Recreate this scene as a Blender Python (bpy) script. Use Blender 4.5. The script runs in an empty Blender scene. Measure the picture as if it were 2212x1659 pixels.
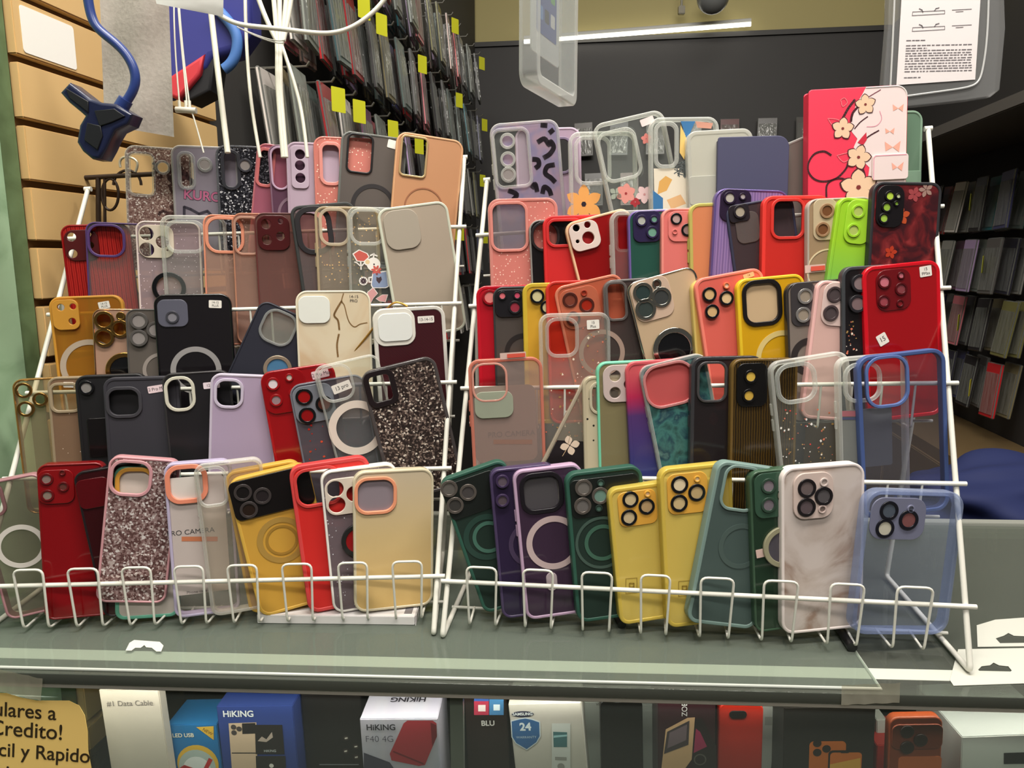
import bpy, bmesh, math, random
from mathutils import Vector, Matrix
random.seed(7)
COL = bpy.context.scene.collection
PW, PH, FPX = 2212.0, 1659.0, 1600.0
CAM = Vector((0.0, 0.0, 0.375))          # counter top is z = 0, shop floor z = -1
PITCH = math.radians(9.6)
cP, sP = math.cos(PITCH), math.sin(PITCH)

# ---------------------------------------------------------------- geometry of the view
def ray(px, py):
    x = (px - PW / 2) / FPX
    y = -(py - PH / 2) / FPX
    return Vector((x, cP + y * sP, -sP + y * cP))
def at_z(px, py, z):
    r = ray(px, py); return CAM + r * ((z - CAM.z) / r.z)
def at_y(px, py, y):
    r = ray(px, py); return CAM + r * ((y - CAM.y) / r.y)
def at_plane(px, py, o, n):
    r = ray(px, py); return CAM + r * ((o - CAM).dot(n) / r.dot(n))
def at_d(px, py, d):                      # depth along the optical axis
    return CAM + ray(px, py) * d

# ---------------------------------------------------------------- materials
def lin(c):
    out = []
    for v in c[:3]:
        v /= 255.0
        out.append(v / 12.92 if v <= 0.04045 else ((v + 0.055) / 1.055) ** 2.4)
    return (out[0], out[1], out[2], 1.0)
MATS = {}
def _new(name):
    m = bpy.data.materials.new(name); m.use_nodes = True
    nt = m.node_tree
    return m, nt, nt.nodes['Principled BSDF']
def S(rgb, rough=0.5, metal=0.0, spec=0.5, coat=0.0):
    key = ('S', rgb, rough, metal, spec, coat)
    if key in MATS: return MATS[key]
    m, nt, b = _new('solid_%d_%d_%d' % rgb)
    b.inputs['Base Color'].default_value = lin(rgb)
    b.inputs['Roughness'].default_value = rough
    b.inputs['Metallic'].default_value = metal
    b.inputs['Specular IOR Level'].default_value = spec
    b.inputs['Coat Weight'].default_value = coat
    MATS[key] = m; return m
def _see(nt, b, alpha, tint, edge=4.0):
    """mix the surface shader with a tinted see-through, with the fresnel gain of real plastic"""
    out = nt.nodes['Material Output']
    tr = nt.nodes.new('ShaderNodeBsdfTransparent'); tr.inputs[0].default_value = lin(tint)
    mx = nt.nodes.new('ShaderNodeMixShader')
    lw = nt.nodes.new('ShaderNodeLayerWeight'); lw.inputs[0].default_value = 0.5
    po = nt.nodes.new('ShaderNodeMath'); po.operation = 'POWER'; po.inputs[1].default_value = edge
    nt.links.new(lw.outputs['Facing'], po.inputs[0])
    ma = nt.nodes.new('ShaderNodeMath'); ma.operation = 'MULTIPLY_ADD'; ma.use_clamp = True
    ma.inputs[1].default_value = 0.8 * (1 - alpha) if not hasattr(alpha, 'links') else 0.4
    nt.links.new(po.outputs[0], ma.inputs[0])
    if hasattr(alpha, 'links'): nt.links.new(alpha, ma.inputs[2])
    else: ma.inputs[2].default_value = alpha
    nt.links.new(ma.outputs[0], mx.inputs[0])
    nt.links.new(tr.outputs[0], mx.inputs[1]); nt.links.new(b.outputs[0], mx.inputs[2])
    nt.links.new(mx.outputs[0], out.inputs[0])
def T(rgb, alpha=0.3, tint=None, rough=0.12, spec=0.6, glow=0.0, edge=4.0):
    key = ('T', rgb, alpha, tint, rough, spec, glow, edge)
    if key in MATS: return MATS[key]
    m, nt, b = _new('clear_%d_%d_%d' % rgb)
    b.inputs['Base Color'].default_value = lin(rgb)
    b.inputs['Roughness'].default_value = rough
    b.inputs['Specular IOR Level'].default_value = spec
    src = b
    if glow:
        tl = nt.nodes.new('ShaderNodeBsdfTranslucent'); tl.inputs[0].default_value = lin(rgb)
        src = nt.nodes.new('ShaderNodeMixShader'); src.inputs[0].default_value = glow
        nt.links.new(b.outputs[0], src.inputs[1]); nt.links.new(tl.outputs[0], src.inputs[2])
    _see(nt, src, alpha, tint or tuple(int(255 - (255 - v) * 0.45) for v in rgb), edge)
    MATS[key] = m; return m
def _tex(nt, scale=(1, 1, 1)):
    tc = nt.nodes.new('ShaderNodeTexCoord'); mp = nt.nodes.new('ShaderNodeMapping')
    mp.inputs['Scale'].default_value = scale
    nt.links.new(tc.outputs['Object'], mp.inputs[0]); return mp.outputs[0]
def _ramp(nt, fac, stops, const=False):
    r = nt.nodes.new('ShaderNodeValToRGB'); e = r.color_ramp.elements
    if const: r.color_ramp.interpolation = 'CONSTANT'
    while len(e) > 1: e.remove(e[-1])
    e[0].position = stops[0][0]; e[0].color = stops[0][1] if len(stops[0][1]) == 4 else lin(stops[0][1])
    for p, c in stops[1:]:
        n = e.new(p); n.color = c if len(c) == 4 else lin(c)
    nt.links.new(fac, r.inputs[0]); return r.outputs[0]
def GLIT(name, stops, scale=450, rough=0.3, alpha=None, tint=(230, 225, 220), metal=0.3):
    """coarse glitter: every voronoi cell its own tone"""
    if name in MATS: return MATS[name]
    m, nt, b = _new(name)
    v = nt.nodes.new('ShaderNodeTexVoronoi'); v.inputs['Scale'].default_value = scale
    nt.links.new(_tex(nt), v.inputs['Vector'])
    sp = nt.nodes.new('ShaderNodeSeparateColor'); nt.links.new(v.outputs['Color'], sp.inputs[0])
    nt.links.new(_ramp(nt, sp.outputs[0], stops, True), b.inputs['Base Color'])
    b.inputs['Roughness'].default_value = rough; b.inputs['Metallic'].default_value = metal
    if alpha is not None: _see(nt, b, alpha, tint)
    MATS[name] = m; return m
def SPECK(name, base, speck, scale=300, thr=0.12, alpha_base=0.15, tint=(240, 238, 235), amount=0.35, rough=0.2):
    """flakes scattered in a clear or coloured sheet"""
    if name in MATS: return MATS[name]
    m, nt, b = _new(name)
    v = nt.nodes.new('ShaderNodeTexVoronoi'); v.inputs['Scale'].default_value = scale
    nt.links.new(_tex(nt), v.inputs['Vector'])
    near = nt.nodes.new('ShaderNodeMath'); near.operation = 'LESS_THAN'; near.inputs[1].default_value = thr
    nt.links.new(v.outputs['Distance'], near.inputs[0])
    sp = nt.nodes.new('ShaderNodeSeparateColor'); nt.links.new(v.outputs['Color'], sp.inputs[0])
    pick = nt.nodes.new('ShaderNodeMath'); pick.operation = 'LESS_THAN'; pick.inputs[1].default_value = amount
    nt.links.new(sp.outputs[1], pick.inputs[0])
    fac = nt.nodes.new('ShaderNodeMath'); fac.operation = 'MULTIPLY'
    nt.links.new(near.outputs[0], fac.inputs[0]); nt.links.new(pick.outputs[0], fac.inputs[1])
    nt.links.new(_ramp(nt, fac.outputs[0], [(0, base), (0.5, speck)], True), b.inputs['Base Color'])
    b.inputs['Roughness'].default_value = rough
    if alpha_base < 1:
        al = nt.nodes.new('ShaderNodeMath'); al.operation = 'MULTIPLY_ADD'; al.use_clamp = True
        al.inputs[1].default_value = 1 - alpha_base; al.inputs[2].default_value = alpha_base
        nt.links.new(fac.outputs[0], al.inputs[0])
        _see(nt, b, al.outputs[0], tint)
    MATS[name] = m; return m
def NOISE(name, stops, scale=30, detail=4, distort=0.0, rough=0.4, alpha=None, tint=(230, 225, 220), sc=(1, 1, 1), metal=0.0, bump=0.0):
    if name in MATS: return MATS[name]
    m, nt, b = _new(name)
    n = nt.nodes.new('ShaderNodeTexNoise'); n.inputs['Scale'].default_value = scale
    n.inputs['Detail'].default_value = detail; n.inputs['Distortion'].default_value = distort
    nt.links.new(_tex(nt, sc), n.inputs['Vector'])
    nt.links.new(_ramp(nt, n.outputs[0], stops), b.inputs['Base Color'])
    b.inputs['Roughness'].default_value = rough; b.inputs['Metallic'].default_value = metal
    if bump:
        bp = nt.nodes.new('ShaderNodeBump'); bp.inputs['Strength'].default_value = bump
        bp.inputs['Distance'].default_value = 0.002
        nt.links.new(n.outputs[0], bp.inputs['Height']); nt.links.new(bp.outputs[0], b.inputs['Normal'])
    if alpha is not None: _see(nt, b, alpha, tint)
    MATS[name] = m; return m
def WAVE(name, stops, scale=60, rough=0.25, direction='X', distort=0.0, alpha=None, tint=(220, 220, 220), bump=0.0):
    if name in MATS: return MATS[name]
    m, nt, b = _new(name)
    n = nt.nodes.new('ShaderNodeTexWave'); n.inputs['Scale'].default_value = scale
    n.bands_direction = direction; n.inputs['Distortion'].default_value = distort
    n.inputs['Detail Scale'].default_value = 1.0
    nt.links.new(_tex(nt), n.inputs['Vector'])
    nt.links.new(_ramp(nt, n.outputs[1], stops), b.inputs['Base Color'])
    b.inputs['Roughness'].default_value = rough
    if alpha is not None: _see(nt, b, alpha, tint)
    MATS[name] = m; return m
def GRAD(name, axis, lo, hi, stops, rough=0.2, alpha=None, tint=(230, 230, 230)):
    """the colour itself changes along the case (a two-tone dye), in object space"""
    if name in MATS: return MATS[name]
    m, nt, b = _new(name)
    tc = nt.nodes.new('ShaderNodeTexCoord'); sx = nt.nodes.new('ShaderNodeSeparateXYZ')
    nt.links.new(tc.outputs['Object'], sx.inputs[0])
    mr = nt.nodes.new('ShaderNodeMapRange'); mr.inputs[1].default_value = lo; mr.inputs[2].default_value = hi
    nt.links.new(sx.outputs[axis], mr.inputs[0])
    nt.links.new(_ramp(nt, mr.outputs[0], stops), b.inputs['Base Color'])
    b.inputs['Roughness'].default_value = rough
    if alpha is not None: _see(nt, b, alpha, tint)
    MATS[name] = m; return m
def EMIT(name, rgb, strength):
    m, nt, b = _new(name)
    b.inputs['Emission Color'].default_value = lin(rgb); b.inputs['Emission Strength'].default_value = strength
    return m

# ---------------------------------------------------------------- outlines and meshes
def rrect(cx, cy, w, h, r, n=6):
    r = max(1e-5, min(r, w / 2 - 1e-5, h / 2 - 1e-5)); pts = []
    for sx, sy, a0 in ((1, 1, 0), (-1, 1, 90), (-1, -1, 180), (1, -1, 270)):
        for i in range(n + 1):
            a = math.radians(a0 + 90 * i / n)
            pts.append((cx + sx * (w / 2 - r) + r * math.cos(a), cy + sy * (h / 2 - r) + r * math.sin(a)))
    return pts
def circ(cx, cy, r, n=28, ry=None):
    ry = ry or r
    return [(cx + r * math.cos(2 * math.pi * i / n), cy + ry * math.sin(2 * math.pi * i / n)) for i in range(n)]
def link(name, me, mat=None, parent=None):
    o = bpy.data.objects.new(name, me); COL.objects.link(o)
    if mat is not None and not me.materials: me.materials.append(mat)
    if parent is not None: o.parent = parent
    return o
def smooth(me, ang=35):
    me.polygons.foreach_set('use_smooth', [True] * len(me.polygons))
    me.set_sharp_from_angle(angle=math.radians(ang))
def from_curve(cu):
    o = bpy.data.objects.new('tmp', cu)
    me = bpy.data.meshes.new_from_object(o)
    bpy.data.objects.remove(o); bpy.data.curves.remove(cu)
    return me
def slab(name, loops, z0, z1, mat, parent=None, bev=0.0, res=2, M=None):
    """a flat plate with holes: loops = closed outlines in xy, from z0 to z1, edges rounded by bev.
    Give outlines that already leave room for bev."""
    cu = bpy.data.curves.new('c', 'CURVE'); cu.dimensions = '2D'; cu.fill_mode = 'BOTH'
    for lp in loops:
        sp = cu.splines.new('POLY'); sp.points.add(len(lp) - 1)
        for p, q in zip(sp.points, lp): p.co = (q[0], q[1], 0, 1)
        sp.use_cyclic_u = True
    cu.bevel_depth = bev; cu.bevel_resolution = res
    cu.extrude = max(1e-5, (z1 - z0) / 2 - bev)
    me = from_curve(cu)
    me.transform(Matrix.Translation((0, 0, (z0 + z1) / 2)))
    if M is not None: me.transform(M)
    smooth(me)
    return link(name, me, mat, parent)
def tube(name, paths, r, mat, parent=None, cyclic=False, res=3, smoothpath=False):
    """round wire along one or several polylines, ONE mesh"""
    if paths and not isinstance(paths[0][0], (tuple, list, Vector)): paths = [paths]
    cu = bpy.data.curves.new('c', 'CURVE'); cu.dimensions = '3D'
    cu.bevel_depth = r; cu.bevel_resolution = res; cu.use_fill_caps = True
    for pts in paths:
        sp = cu.splines.new('NURBS' if smoothpath else 'POLY'); sp.points.add(len(pts) - 1)
        for p, q in zip(sp.points, pts): p.co = (q[0], q[1], q[2], 1)
        sp.use_cyclic_u = cyclic
        if smoothpath: sp.use_endpoint_u = True; sp.order_u = 4; sp.resolution_u = 6
    me = from_curve(cu); smooth(me, 50)
    return link(name, me, mat, parent)
def soften(pts, r, n=4):
    """round the corners of a polyline"""
    pts = [Vector(p) for p in pts]; out = [pts[0]]
    for a, b, c in zip(pts, pts[1:], pts[2:]):
        u = (a - b); v = (c - b); k = min(r, u.length * .49, v.length * .49)
        p, q = b + u.normalized() * k, b + v.normalized() * k
        for i in range(n + 1):
            t = i / n
            out.append((1 - t) ** 2 * p + 2 * t * (1 - t) * b + t * t * q)
    out.append(pts[-1]); return out
def box_bm(bm, lo, hi, M=None):
    vs = [bm.verts.new(((lo, hi)[i & 1][0], (lo, hi)[(i >> 1) & 1][1], (lo, hi)[(i >> 2) & 1][2])) for i in range(8)]
    fs = [bm.faces.new([vs[i] for i in f]) for f in ((0, 2, 3, 1), (4, 5, 7, 6), (0, 1, 5, 4), (2, 6, 7, 3), (0, 4, 6, 2), (1, 3, 7, 5))]
    if M is not None: bmesh.ops.transform(bm, matrix=M, verts=vs)
    return vs, fs
def mesh_of(name, bm, mat, parent=None, bev=0.0, sm=False):
    if bev: bmesh.ops.bevel(bm, geom=list(bm.edges), offset=bev, segments=2, affect='EDGES', clamp_overlap=True)
    bmesh.ops.recalc_face_normals(bm, faces=bm.faces)
    me = bpy.data.meshes.new(name); bm.to_mesh(me); bm.free()
    if sm or bev: smooth(me)
    return link(name, me, mat, parent)
def box(name, lo, hi, mat, parent=None, bev=0.0, M=None):
    bm = bmesh.new(); box_bm(bm, lo, hi, M); return mesh_of(name, bm, mat, parent, bev)
def decal(name, polys, parent, z=0.0003, M=None):
    """printed artwork: flat polygons of several inks in one mesh; polys = [(points, material)]"""
    me = bpy.data.meshes.new(name); vs, fs, mi, ms = [], [], [], []
    for pts, m, *dz in polys:
        if m not in ms: ms.append(m)
        b = len(vs); zz = z + (dz[0] if dz else 0)
        vs += [(p[0], p[1], zz) for p in pts]; fs.append(tuple(range(b, b + len(pts)))); mi.append(ms.index(m))
    me.from_pydata(vs, [], fs)
    for m in ms: me.materials.append(m)
    me.polygons.foreach_set('material_index', mi)
    if M is not None: me.transform(M)
    me.update(); return link(name, me, None, parent)
def text(name, s, size, mat, parent, x=0, y=0, z=0.0003, rot=0, align='CENTER', sx=1.0, shear=0.0, bold=0.0, M=None, space=1.0):
    cu = bpy.data.curves.new('t', 'FONT'); cu.body = s; cu.size = size; cu.align_x = align; cu.align_y = 'CENTER'
    cu.shear = shear; cu.offset = min(bold, size * (.05 if size > .011 else .022)); cu.space_character = space; cu.fill_mode = 'FRONT' if hasattr(cu, 'fill_mode') else cu.fill_mode
    me = from_curve(cu)
    me.transform(Matrix.Translation((x, y, z)) @ Matrix.Rotation(math.radians(rot), 4, 'Z') @ Matrix.Diagonal((sx, 1, 1, 1)))
    if M is not None: me.transform(M)
    return link(name, me, mat, parent)
def empty(name, M, label=None, cat=None, group=None):
    o = bpy.data.objects.new(name, None); COL.objects.link(o); o.empty_display_size = 0.01
    o.matrix_world = M
    if label: o['label'] = label; o['category'] = cat
    if group: o['group'] = group
    return o
def tag(o, label=None, cat=None, group=None, kind=None):
    if label: o['label'] = label
    if cat: o['category'] = cat
    if group: o['group'] = group
    if kind: o['kind'] = kind
    return o
def frame(o, ex, ey, ez):
    return Matrix(((ex.x, ey.x, ez.x, o.x), (ex.y, ey.y, ez.y, o.y), (ex.z, ey.z, ez.z, o.z), (0, 0, 0, 1)))
def flower(cx, cy, r, petals, mat, centre=None, rot=0, fat=0.42, edge=None):
    polys = []
    prof = [(.06, .06), (.2, .42), (.4, .86), (.58, 1.0), (.74, .84), (.88, .5), (1.0, .0)]
    for k in range(petals):
        a = rot + 2 * math.pi * k / petals; ca, sa = math.cos(a), math.sin(a)
        for s_, m, dz in (((1.1, edge, 0), (1.0, mat, 4e-5)) if edge else ((1.0, mat, 0),)):
            pts = []
            for t, w in prof + prof[-2::-1]:
                sg = 1 if len(pts) < len(prof) else -1
                u, v = r * t * (s_ if t > .1 else 1), sg * r * fat * .46 * w * s_
                pts.append((cx + u * ca - v * sa, cy + u * sa + v * ca))
            polys.append((pts, m, dz + 1e-5 * k))
    if centre: polys.append((circ(cx, cy, r * 0.13, 10), centre, 2e-4))
    return polys
def curl(pts, n=5):
    """smooth a pen path through its points"""
    P = [pts[0]] + list(pts) + [pts[-1]]; out = []
    for i in range(1, len(P) - 2):
        for j in range(n):
            t = j / n; a, b, c, d = P[i - 1], P[i], P[i + 1], P[i + 2]
            out.append(tuple(.5 * (2 * b[k] + (c[k] - a[k]) * t + (2 * a[k] - 5 * b[k] + 4 * c[k] - d[k]) * t * t + (3 * b[k] - a[k] - 3 * c[k] + d[k]) * t ** 3) for k in (0, 1)))
    out.append(tuple(pts[-1])); return out
def stroke(pts, w, mat, dz=0.0):
    """a pen stroke as quads"""
    out = []
    for a, b in zip(pts, pts[1:]):
        dx, dy = b[0] - a[0], b[1] - a[1]; L = math.hypot(dx, dy) or 1e-9
        nx, ny = -dy / L * w / 2, dx / L * w / 2; ex, ey = dx / L * w * .25, dy / L * w * .25
        out.append(([(a[0] + nx - ex, a[1] + ny - ey), (a[0] - nx - ex, a[1] - ny - ey), (b[0] - nx + ex, b[1] - ny + ey), (b[0] + nx + ex, b[1] + ny + ey)], mat, dz))
    return out
WHITE_WIRE = S((226, 224, 214), 0.35)
# ---------------------------------------------------------------- the two wire racks
class Rack: pass
def make_rack(name, label, foot_l, foot_r, w, rz, tops, cells, sag=0.0):
    R = Rack(); R.F = foot_l; R.u = (foot_r - foot_l); R.W = R.u.length; R.u.normalize()
    R.w = Vector((w[0], w[1], 0)); R.rz = rz
    R.back = Vector((-R.u.y, R.u.x, 0))
    R.zs = lambda s, z: z * (1 - sag * (1 - s / R.W))          # the left end stands a little lower
    R.pos = lambda s, z, b=0.0: R.F + R.u * s + R.w * z + Vector((0, 0, R.zs(s, z))) + R.back * b
    lean = math.radians(2.6)
    R.up = (R.back * math.sin(lean) + Vector((0, 0, math.cos(lean))))
    R.O = [R.pos(0, z, 0.0045) - Vector((0, 0, 0.045)) for z in rz]
    R.floor = [o.z for o in R.O]
    def s_of(px, k=0):
        p = at_plane(px, 1000, R.pos(0, rz[k]), R.back); return (p - R.F - R.w * rz[k]).dot(R.u)
    root = empty(name, Matrix.Translation(R.F), label, 'display rack', 'white wire racks on the counter')
    inv = Matrix.Translation(-R.F)
    def wire(nm, pts, r, cyc=False, rad=0.0):
        pts = [Vector(p) - R.F for p in pts]
        if rad: pts = soften(pts, rad)
        return tube(nm, pts, r, WHITE_WIRE, root, cyc)
    r0 = 0.0023
    rp = lambda s, k, dz, b: R.pos(s, rz[k], b) + Vector((0, 0, dz))
    for s, top in ((0, tops[0]), (R.W, tops[1])):
        back_foot = R.pos(s, 0, 0.21)
        wire('side_frame', [R.pos(s, rz[3] + 0.02, 0.005), back_foot + Vector((0, 0, .0025)), R.pos(s, 0.0025, 0), R.pos(s, top)], 0.0027, rad=0.006)
        wire('end_stub', [R.pos(s - .004, top, 0), R.pos(s + .004, top, 0)], 0.003)
    for k, z in enumerate(rz):
        wire('front_rail', [R.pos(-0.006, z, -0.004), R.pos(R.W + 0.008, z, -0.004)], r0)
        wire('floor_rail', [rp(-0.004, k, -.0475, 0.036), rp(R.W + .004, k, -.0475, 0.036)], 0.0016)
        for c0, c1 in cells:
            if k == 0:
                f = -0.0075
                wire('wire_loop', [rp(c0, k, -.0465, .036), rp(c0 + .002, k, -.0465, f + .003), rp(c0, k, .018, f), rp(c1, k, .018, f), rp(c1 - .002, k, -.0465, f + .003), rp(c1, k, -.0465, .036)], 0.00125, rad=0.007)
            else:
                for c in (c0, c1): wire('wire_hook', [rp(c, k, 0, -.0045), rp(c, k, -.0465, -.0025), rp(c, k, -.0465, .034)], 0.00125, rad=0.005)
    R.root = root; R.s_of = s_of
    return R
_J = at_z(936, 1377, 0); _a = math.radians(2.6)
_ul = Vector((math.cos(_a), math.sin(_a), 0))
_pre = Rack(); 
def cells_from(px_pairs, F, w, u, z):
    back = Vector((-u.y, u.x, 0)); o = F + Vector((w[0], w[1], 0)) * z + Vector((0, 0, z)); out = []
    for a, b in px_pairs:
        out.append(tuple((at_plane(p, 1000, o, back) - o).dot(u) for p in (a, b)))
    return out
WL, WR = (0.0387, 0.54), (0.08, 0.45)
FL = _J - _ul * 0.455
RZL = [.054, .153, .239, .324, .413]
RZR = [.056, .160, .252, .345, .430]
cl = cells_from([(11, 76), (130, 197), (249, 313), (364, 428), (481, 546), (601, 666), (724, 788), (843, 908)], FL, WL, _ul, RZL[0])
RL = make_rack('wire_rack', 'white wire five-tier rack at the left, its right foot beside the white box', FL, _J, WL, RZL, (.475, .50), cl, .035)
_J2 = at_z(955, 1382, 0); _R2 = at_z(2097, 1457, 0)
_ur = (_R2 - _J2).normalized()
cr = cells_from([(1008, 1074), (1132, 1198), (1261, 1328), (1391, 1456), (1523, 1596), (1662, 1738), (1809, 1884), (1956, 2036)], _J2, WR, _ur, RZR[0])
RR = make_rack('wire_rack', 'white wire five-tier rack at the right, one foot standing near the hang-slot cards', _J2, _R2, WR, RZR, (.50, .517), cr, .065)

# ---------------------------------------------------------------- phone cases
STK = S((232, 226, 218), 0.6); INK = S((40, 36, 40), 0.6)
GROUPS = {id(RL): 'phone cases standing in the left rack', id(RR): 'phone cases standing in the right rack'}
def K(R, k, TL, TR, label, panel, rim, feat=(), lay=0.0, yaw=11.0, lip=2.0, dep=8.5, H=None, rr=.155, name='phone_case', cat='phone case', zf=None, thick=1.2, corners=None):
    mm = 0.001
    dep = min(dep, 8.0) if k else max(dep, 11.5)
    if yaw == 11.0: yaw = 11.5 if k else 14.0
    ys = math.radians(yaw)
    n0 = R.u.cross(R.up).normalized()
    o = R.O[k] + n0 * ((lay + (2.5 if k == 0 else .6)) * mm)
    backp = -n0
    u2 = R.u * math.cos(ys) + backp * math.sin(ys)
    n = u2.cross(R.up).normalized()
    a = at_plane(TL[0], TL[1], o, n0); b = at_plane(TR[0], TR[1], a, n)
    ex = (b - a); W = ex.length; ex.normalize(); ey = n.cross(ex).normalized()
    zf = R.zs((a - R.F).dot(R.u), R.rz[k]) - .043 if zf is None else zf
    if H is None:
        H = (min(a.z, b.z) - zf) / ey.z
        H = max(0.118, min(0.172, H))
    org = a + ex * (W / 2) - ey * H
    root = empty(name, frame(org, ex, ey, n), label, cat, GROUPS[id(R)])
    q = W / math.hypot(TR[0] - TL[0], TR[1] - TL[1])
    def loc(px, py):
        p = at_plane(px, py, a, n) - org
        return (p.dot(ex), p.dot(ey))
    rc = rr * W
    holes = []
    def rect(x0, y0, x1, y1):
        c = loc((x0 + x1) / 2, (y0 + y1) / 2); return c[0], c[1], (x1 - x0) * q, (y1 - y0) * q
    def clip(cx, cy, w, h, m=0.0032):
        x0 = max(cx - w / 2, -W / 2 + m); x1 = min(cx + w / 2, W / 2 - m); y0 = max(cy - h / 2, m); y1 = min(cy + h / 2, H - m)
        return (x0 + x1) / 2, (y0 + y1) / 2, max(x1 - x0, .003), max(y1 - y0, .003)
    g = 0.0
    for f in feat:
        t = f[0]
        if t == 'cut':
            cx, cy, w, h = clip(*rect(*f[1:5])); r = (f[7] if len(f) > 7 else .3) * min(w, h)
            holes.append(rrect(cx, cy, w, h, r))
            fm = f[5] if len(f) > 5 else None
            if fm is not None:
                fw = (f[6] if len(f) > 6 and f[6] else 7) * q
                slab('camera_frame', [rrect(cx, cy, w + fw * .7, h + fw * .7, r + fw * .35), rrect(cx, cy, w - fw * .5, h - fw * .5, max(r - fw * .25, .001))], -.0018, .0016, fm, root, .0006)
        elif t == 'island':
            cx, cy, w, h = clip(*rect(*f[1:5])); r = .27 * min(w, h)
            rz = f[7] * mm if len(f) > 7 else .0018
            hs = []
            for (hx, hy, hr) in f[6]:
                p = loc(hx, hy); rad = hr * q
                if abs(p[0] - cx) < w / 2 - rad * .6 and abs(p[1] - cy) < h / 2 - rad * .6:
                    rad = min(rad, w / 2 - abs(p[0] - cx) - .0004, h / 2 - abs(p[1] - cy) - .0004)
                    hs.append(circ(p[0], p[1], rad))
            holes.append(rrect(cx, cy, w - .002, h - .002, max(r - .001, .001)))
            slab('camera_plate', [rrect(cx, cy, w - .001, h - .001, r)] + hs, -.0012, rz, f[5], root, .0005)
        elif t == 'plate':
            cx, cy, w, h = clip(*rect(*f[1:5]), m=.001)
            slab('camera_plate', [rrect(cx, cy, w, h, (f[6] if len(f) > 6 else .25) * min(w, h))], 0, (f[7] if len(f) > 7 else 1.6) * mm, f[5], root, .0005)
        elif t == 'insert':
            cx, cy, w, h = clip(*rect(*f[1:5]), m=.002)
            slab(f[7] if len(f) > 7 else 'paper_card', [rrect(cx, cy, w, h, (f[6] if len(f) > 6 else .1) * min(w, h))], -.0024, -.0014, f[5], root)
        elif t == 'lens':
            p = loc(f[1], f[2]); rad = f[3] * q
            z = f[6] * mm if len(f) > 6 else .0018
            slab('lens_ring', [circ(p[0], p[1], rad * 1.06), circ(p[0], p[1], rad * .80)], 0, z + .0012, f[4], root, .0003)
            if f[5] is None: holes.append(circ(p[0], p[1], rad * .8))
            else: slab('lens_disc', [circ(p[0], p[1], rad * .84)], 0.0, z + .0004, f[5], root)  # disc colour imitates what shows through where the lens is an open hole
        elif t == 'ring':
            p = loc(f[1], f[2]); slab('magnetic_ring', [circ(p[0], p[1], f[3] * q, 48), circ(p[0], p[1], (f[3] - f[4]) * q, 48)], .0001, .0005, f[5], root)
        elif t == 'disc':
            p = loc(f[1], f[2]); rad = f[3] * q
            slab('ring_holder', [circ(p[0], p[1], rad, 40), circ(p[0], p[1], rad * .8, 40)], .0002, .0034, f[5], root, .0006)
            if f[4] is not None: slab('holder_plate', [circ(p[0], p[1], rad * .82, 40)], .0002, .0022, f[4], root)
        elif t == 'stick':
            p = loc(f[1], f[2]); M = Matrix.Translation((p[0], p[1], .00025)) @ Matrix.Rotation(math.radians(f[5]), 4, 'Z')
            st = slab('price_sticker', [rrect(0, 0, f[3] * q, f[4] * q, 2.2 * q)], 0.0, .00025, f[7] if len(f) > 7 else STK, root, M=M)
            if f[6]:
                text('lettering', f[6], f[4] * q * (.42 if '\n' in f[6] else .62), INK, st, z=.00035, M=M, sx=.9)
        elif t == 'text':
            p = loc(f[1], f[2]); text('lettering', f[4], f[3] * q, f[5], root, p[0], p[1], f[7] * mm if len(f) > 7 else .0003, f[6] if len(f) > 6 else 0, bold=f[8] if len(f) > 8 else 0)
        elif t == 'decal':
            def _in(c):
                for hx in holes:
                    xs = [a_[0] for a_ in hx]; ys_ = [a_[1] for a_ in hx]
                    if min(xs) - .0015 < c[0] < max(xs) + .0015 and min(ys_) - .0015 < c[1] < max(ys_) + .0015: return True
                return False
            ps = [pp for pp in f[2](loc, q, W, H) if not _in((sum(a_[0] for a_ in pp[0]) / len(pp[0]), sum(a_[1] for a_ in pp[0]) / len(pp[0])))]
            decal(f[1], ps, root, f[3] if len(f) > 3 else .00025)
        elif t == 'btn':
            for yb, hb in ((H * .70, .012), (H * .60, .012)):
                box('side_button', (-W / 2 - .0011, yb - hb / 2, -.0066), (-W / 2 + .0006, yb + hb / 2, -.0032), rim if f[1:] == () else f[1], root, .0004)
        elif t == 'tab':
            p = loc(f[1], f[2]); M = Matrix.Translation((p[0], p[1], .0006)) @ Matrix.Rotation(math.radians(f[5]), 4, 'Z')
            slab('protective_film_tab', [rrect(0, 0, f[3] * q, f[4] * q, 1 * q)], 0, .0003, T((235, 205, 195), .75), root, M=M)
            decal('film_print', [(rrect(f[3] * q * .12, 0, f[3] * q * .7, f[4] * q * .6, .0005), S((214, 84, 66), .5))], root, .0012, M=M)
    if panel is not None:
        b0 = .0002
        slab('back_panel', [rrect(0, H / 2, W - .0018, H - .0018, rc - .0008)] + holes, -thick * mm, 0, panel, root)
    bv = min(lip, 2.4) * .46 * mm
    L = lip * mm
    slab('bumper' if rim is not panel else 'side_wall', [rrect(0, H / 2, W - 2 * bv, H - 2 * bv, rc - bv), rrect(0, H / 2, W - 2 * L + 2 * bv, H - 2 * L + 2 * bv, max(rc - L + bv, .002))], -dep * mm, .0006, rim, root, bv, 3)
    root['_w'] = round(W, 4); root['_h'] = round(H, 4)
    return root, loc, q, W, H
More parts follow.
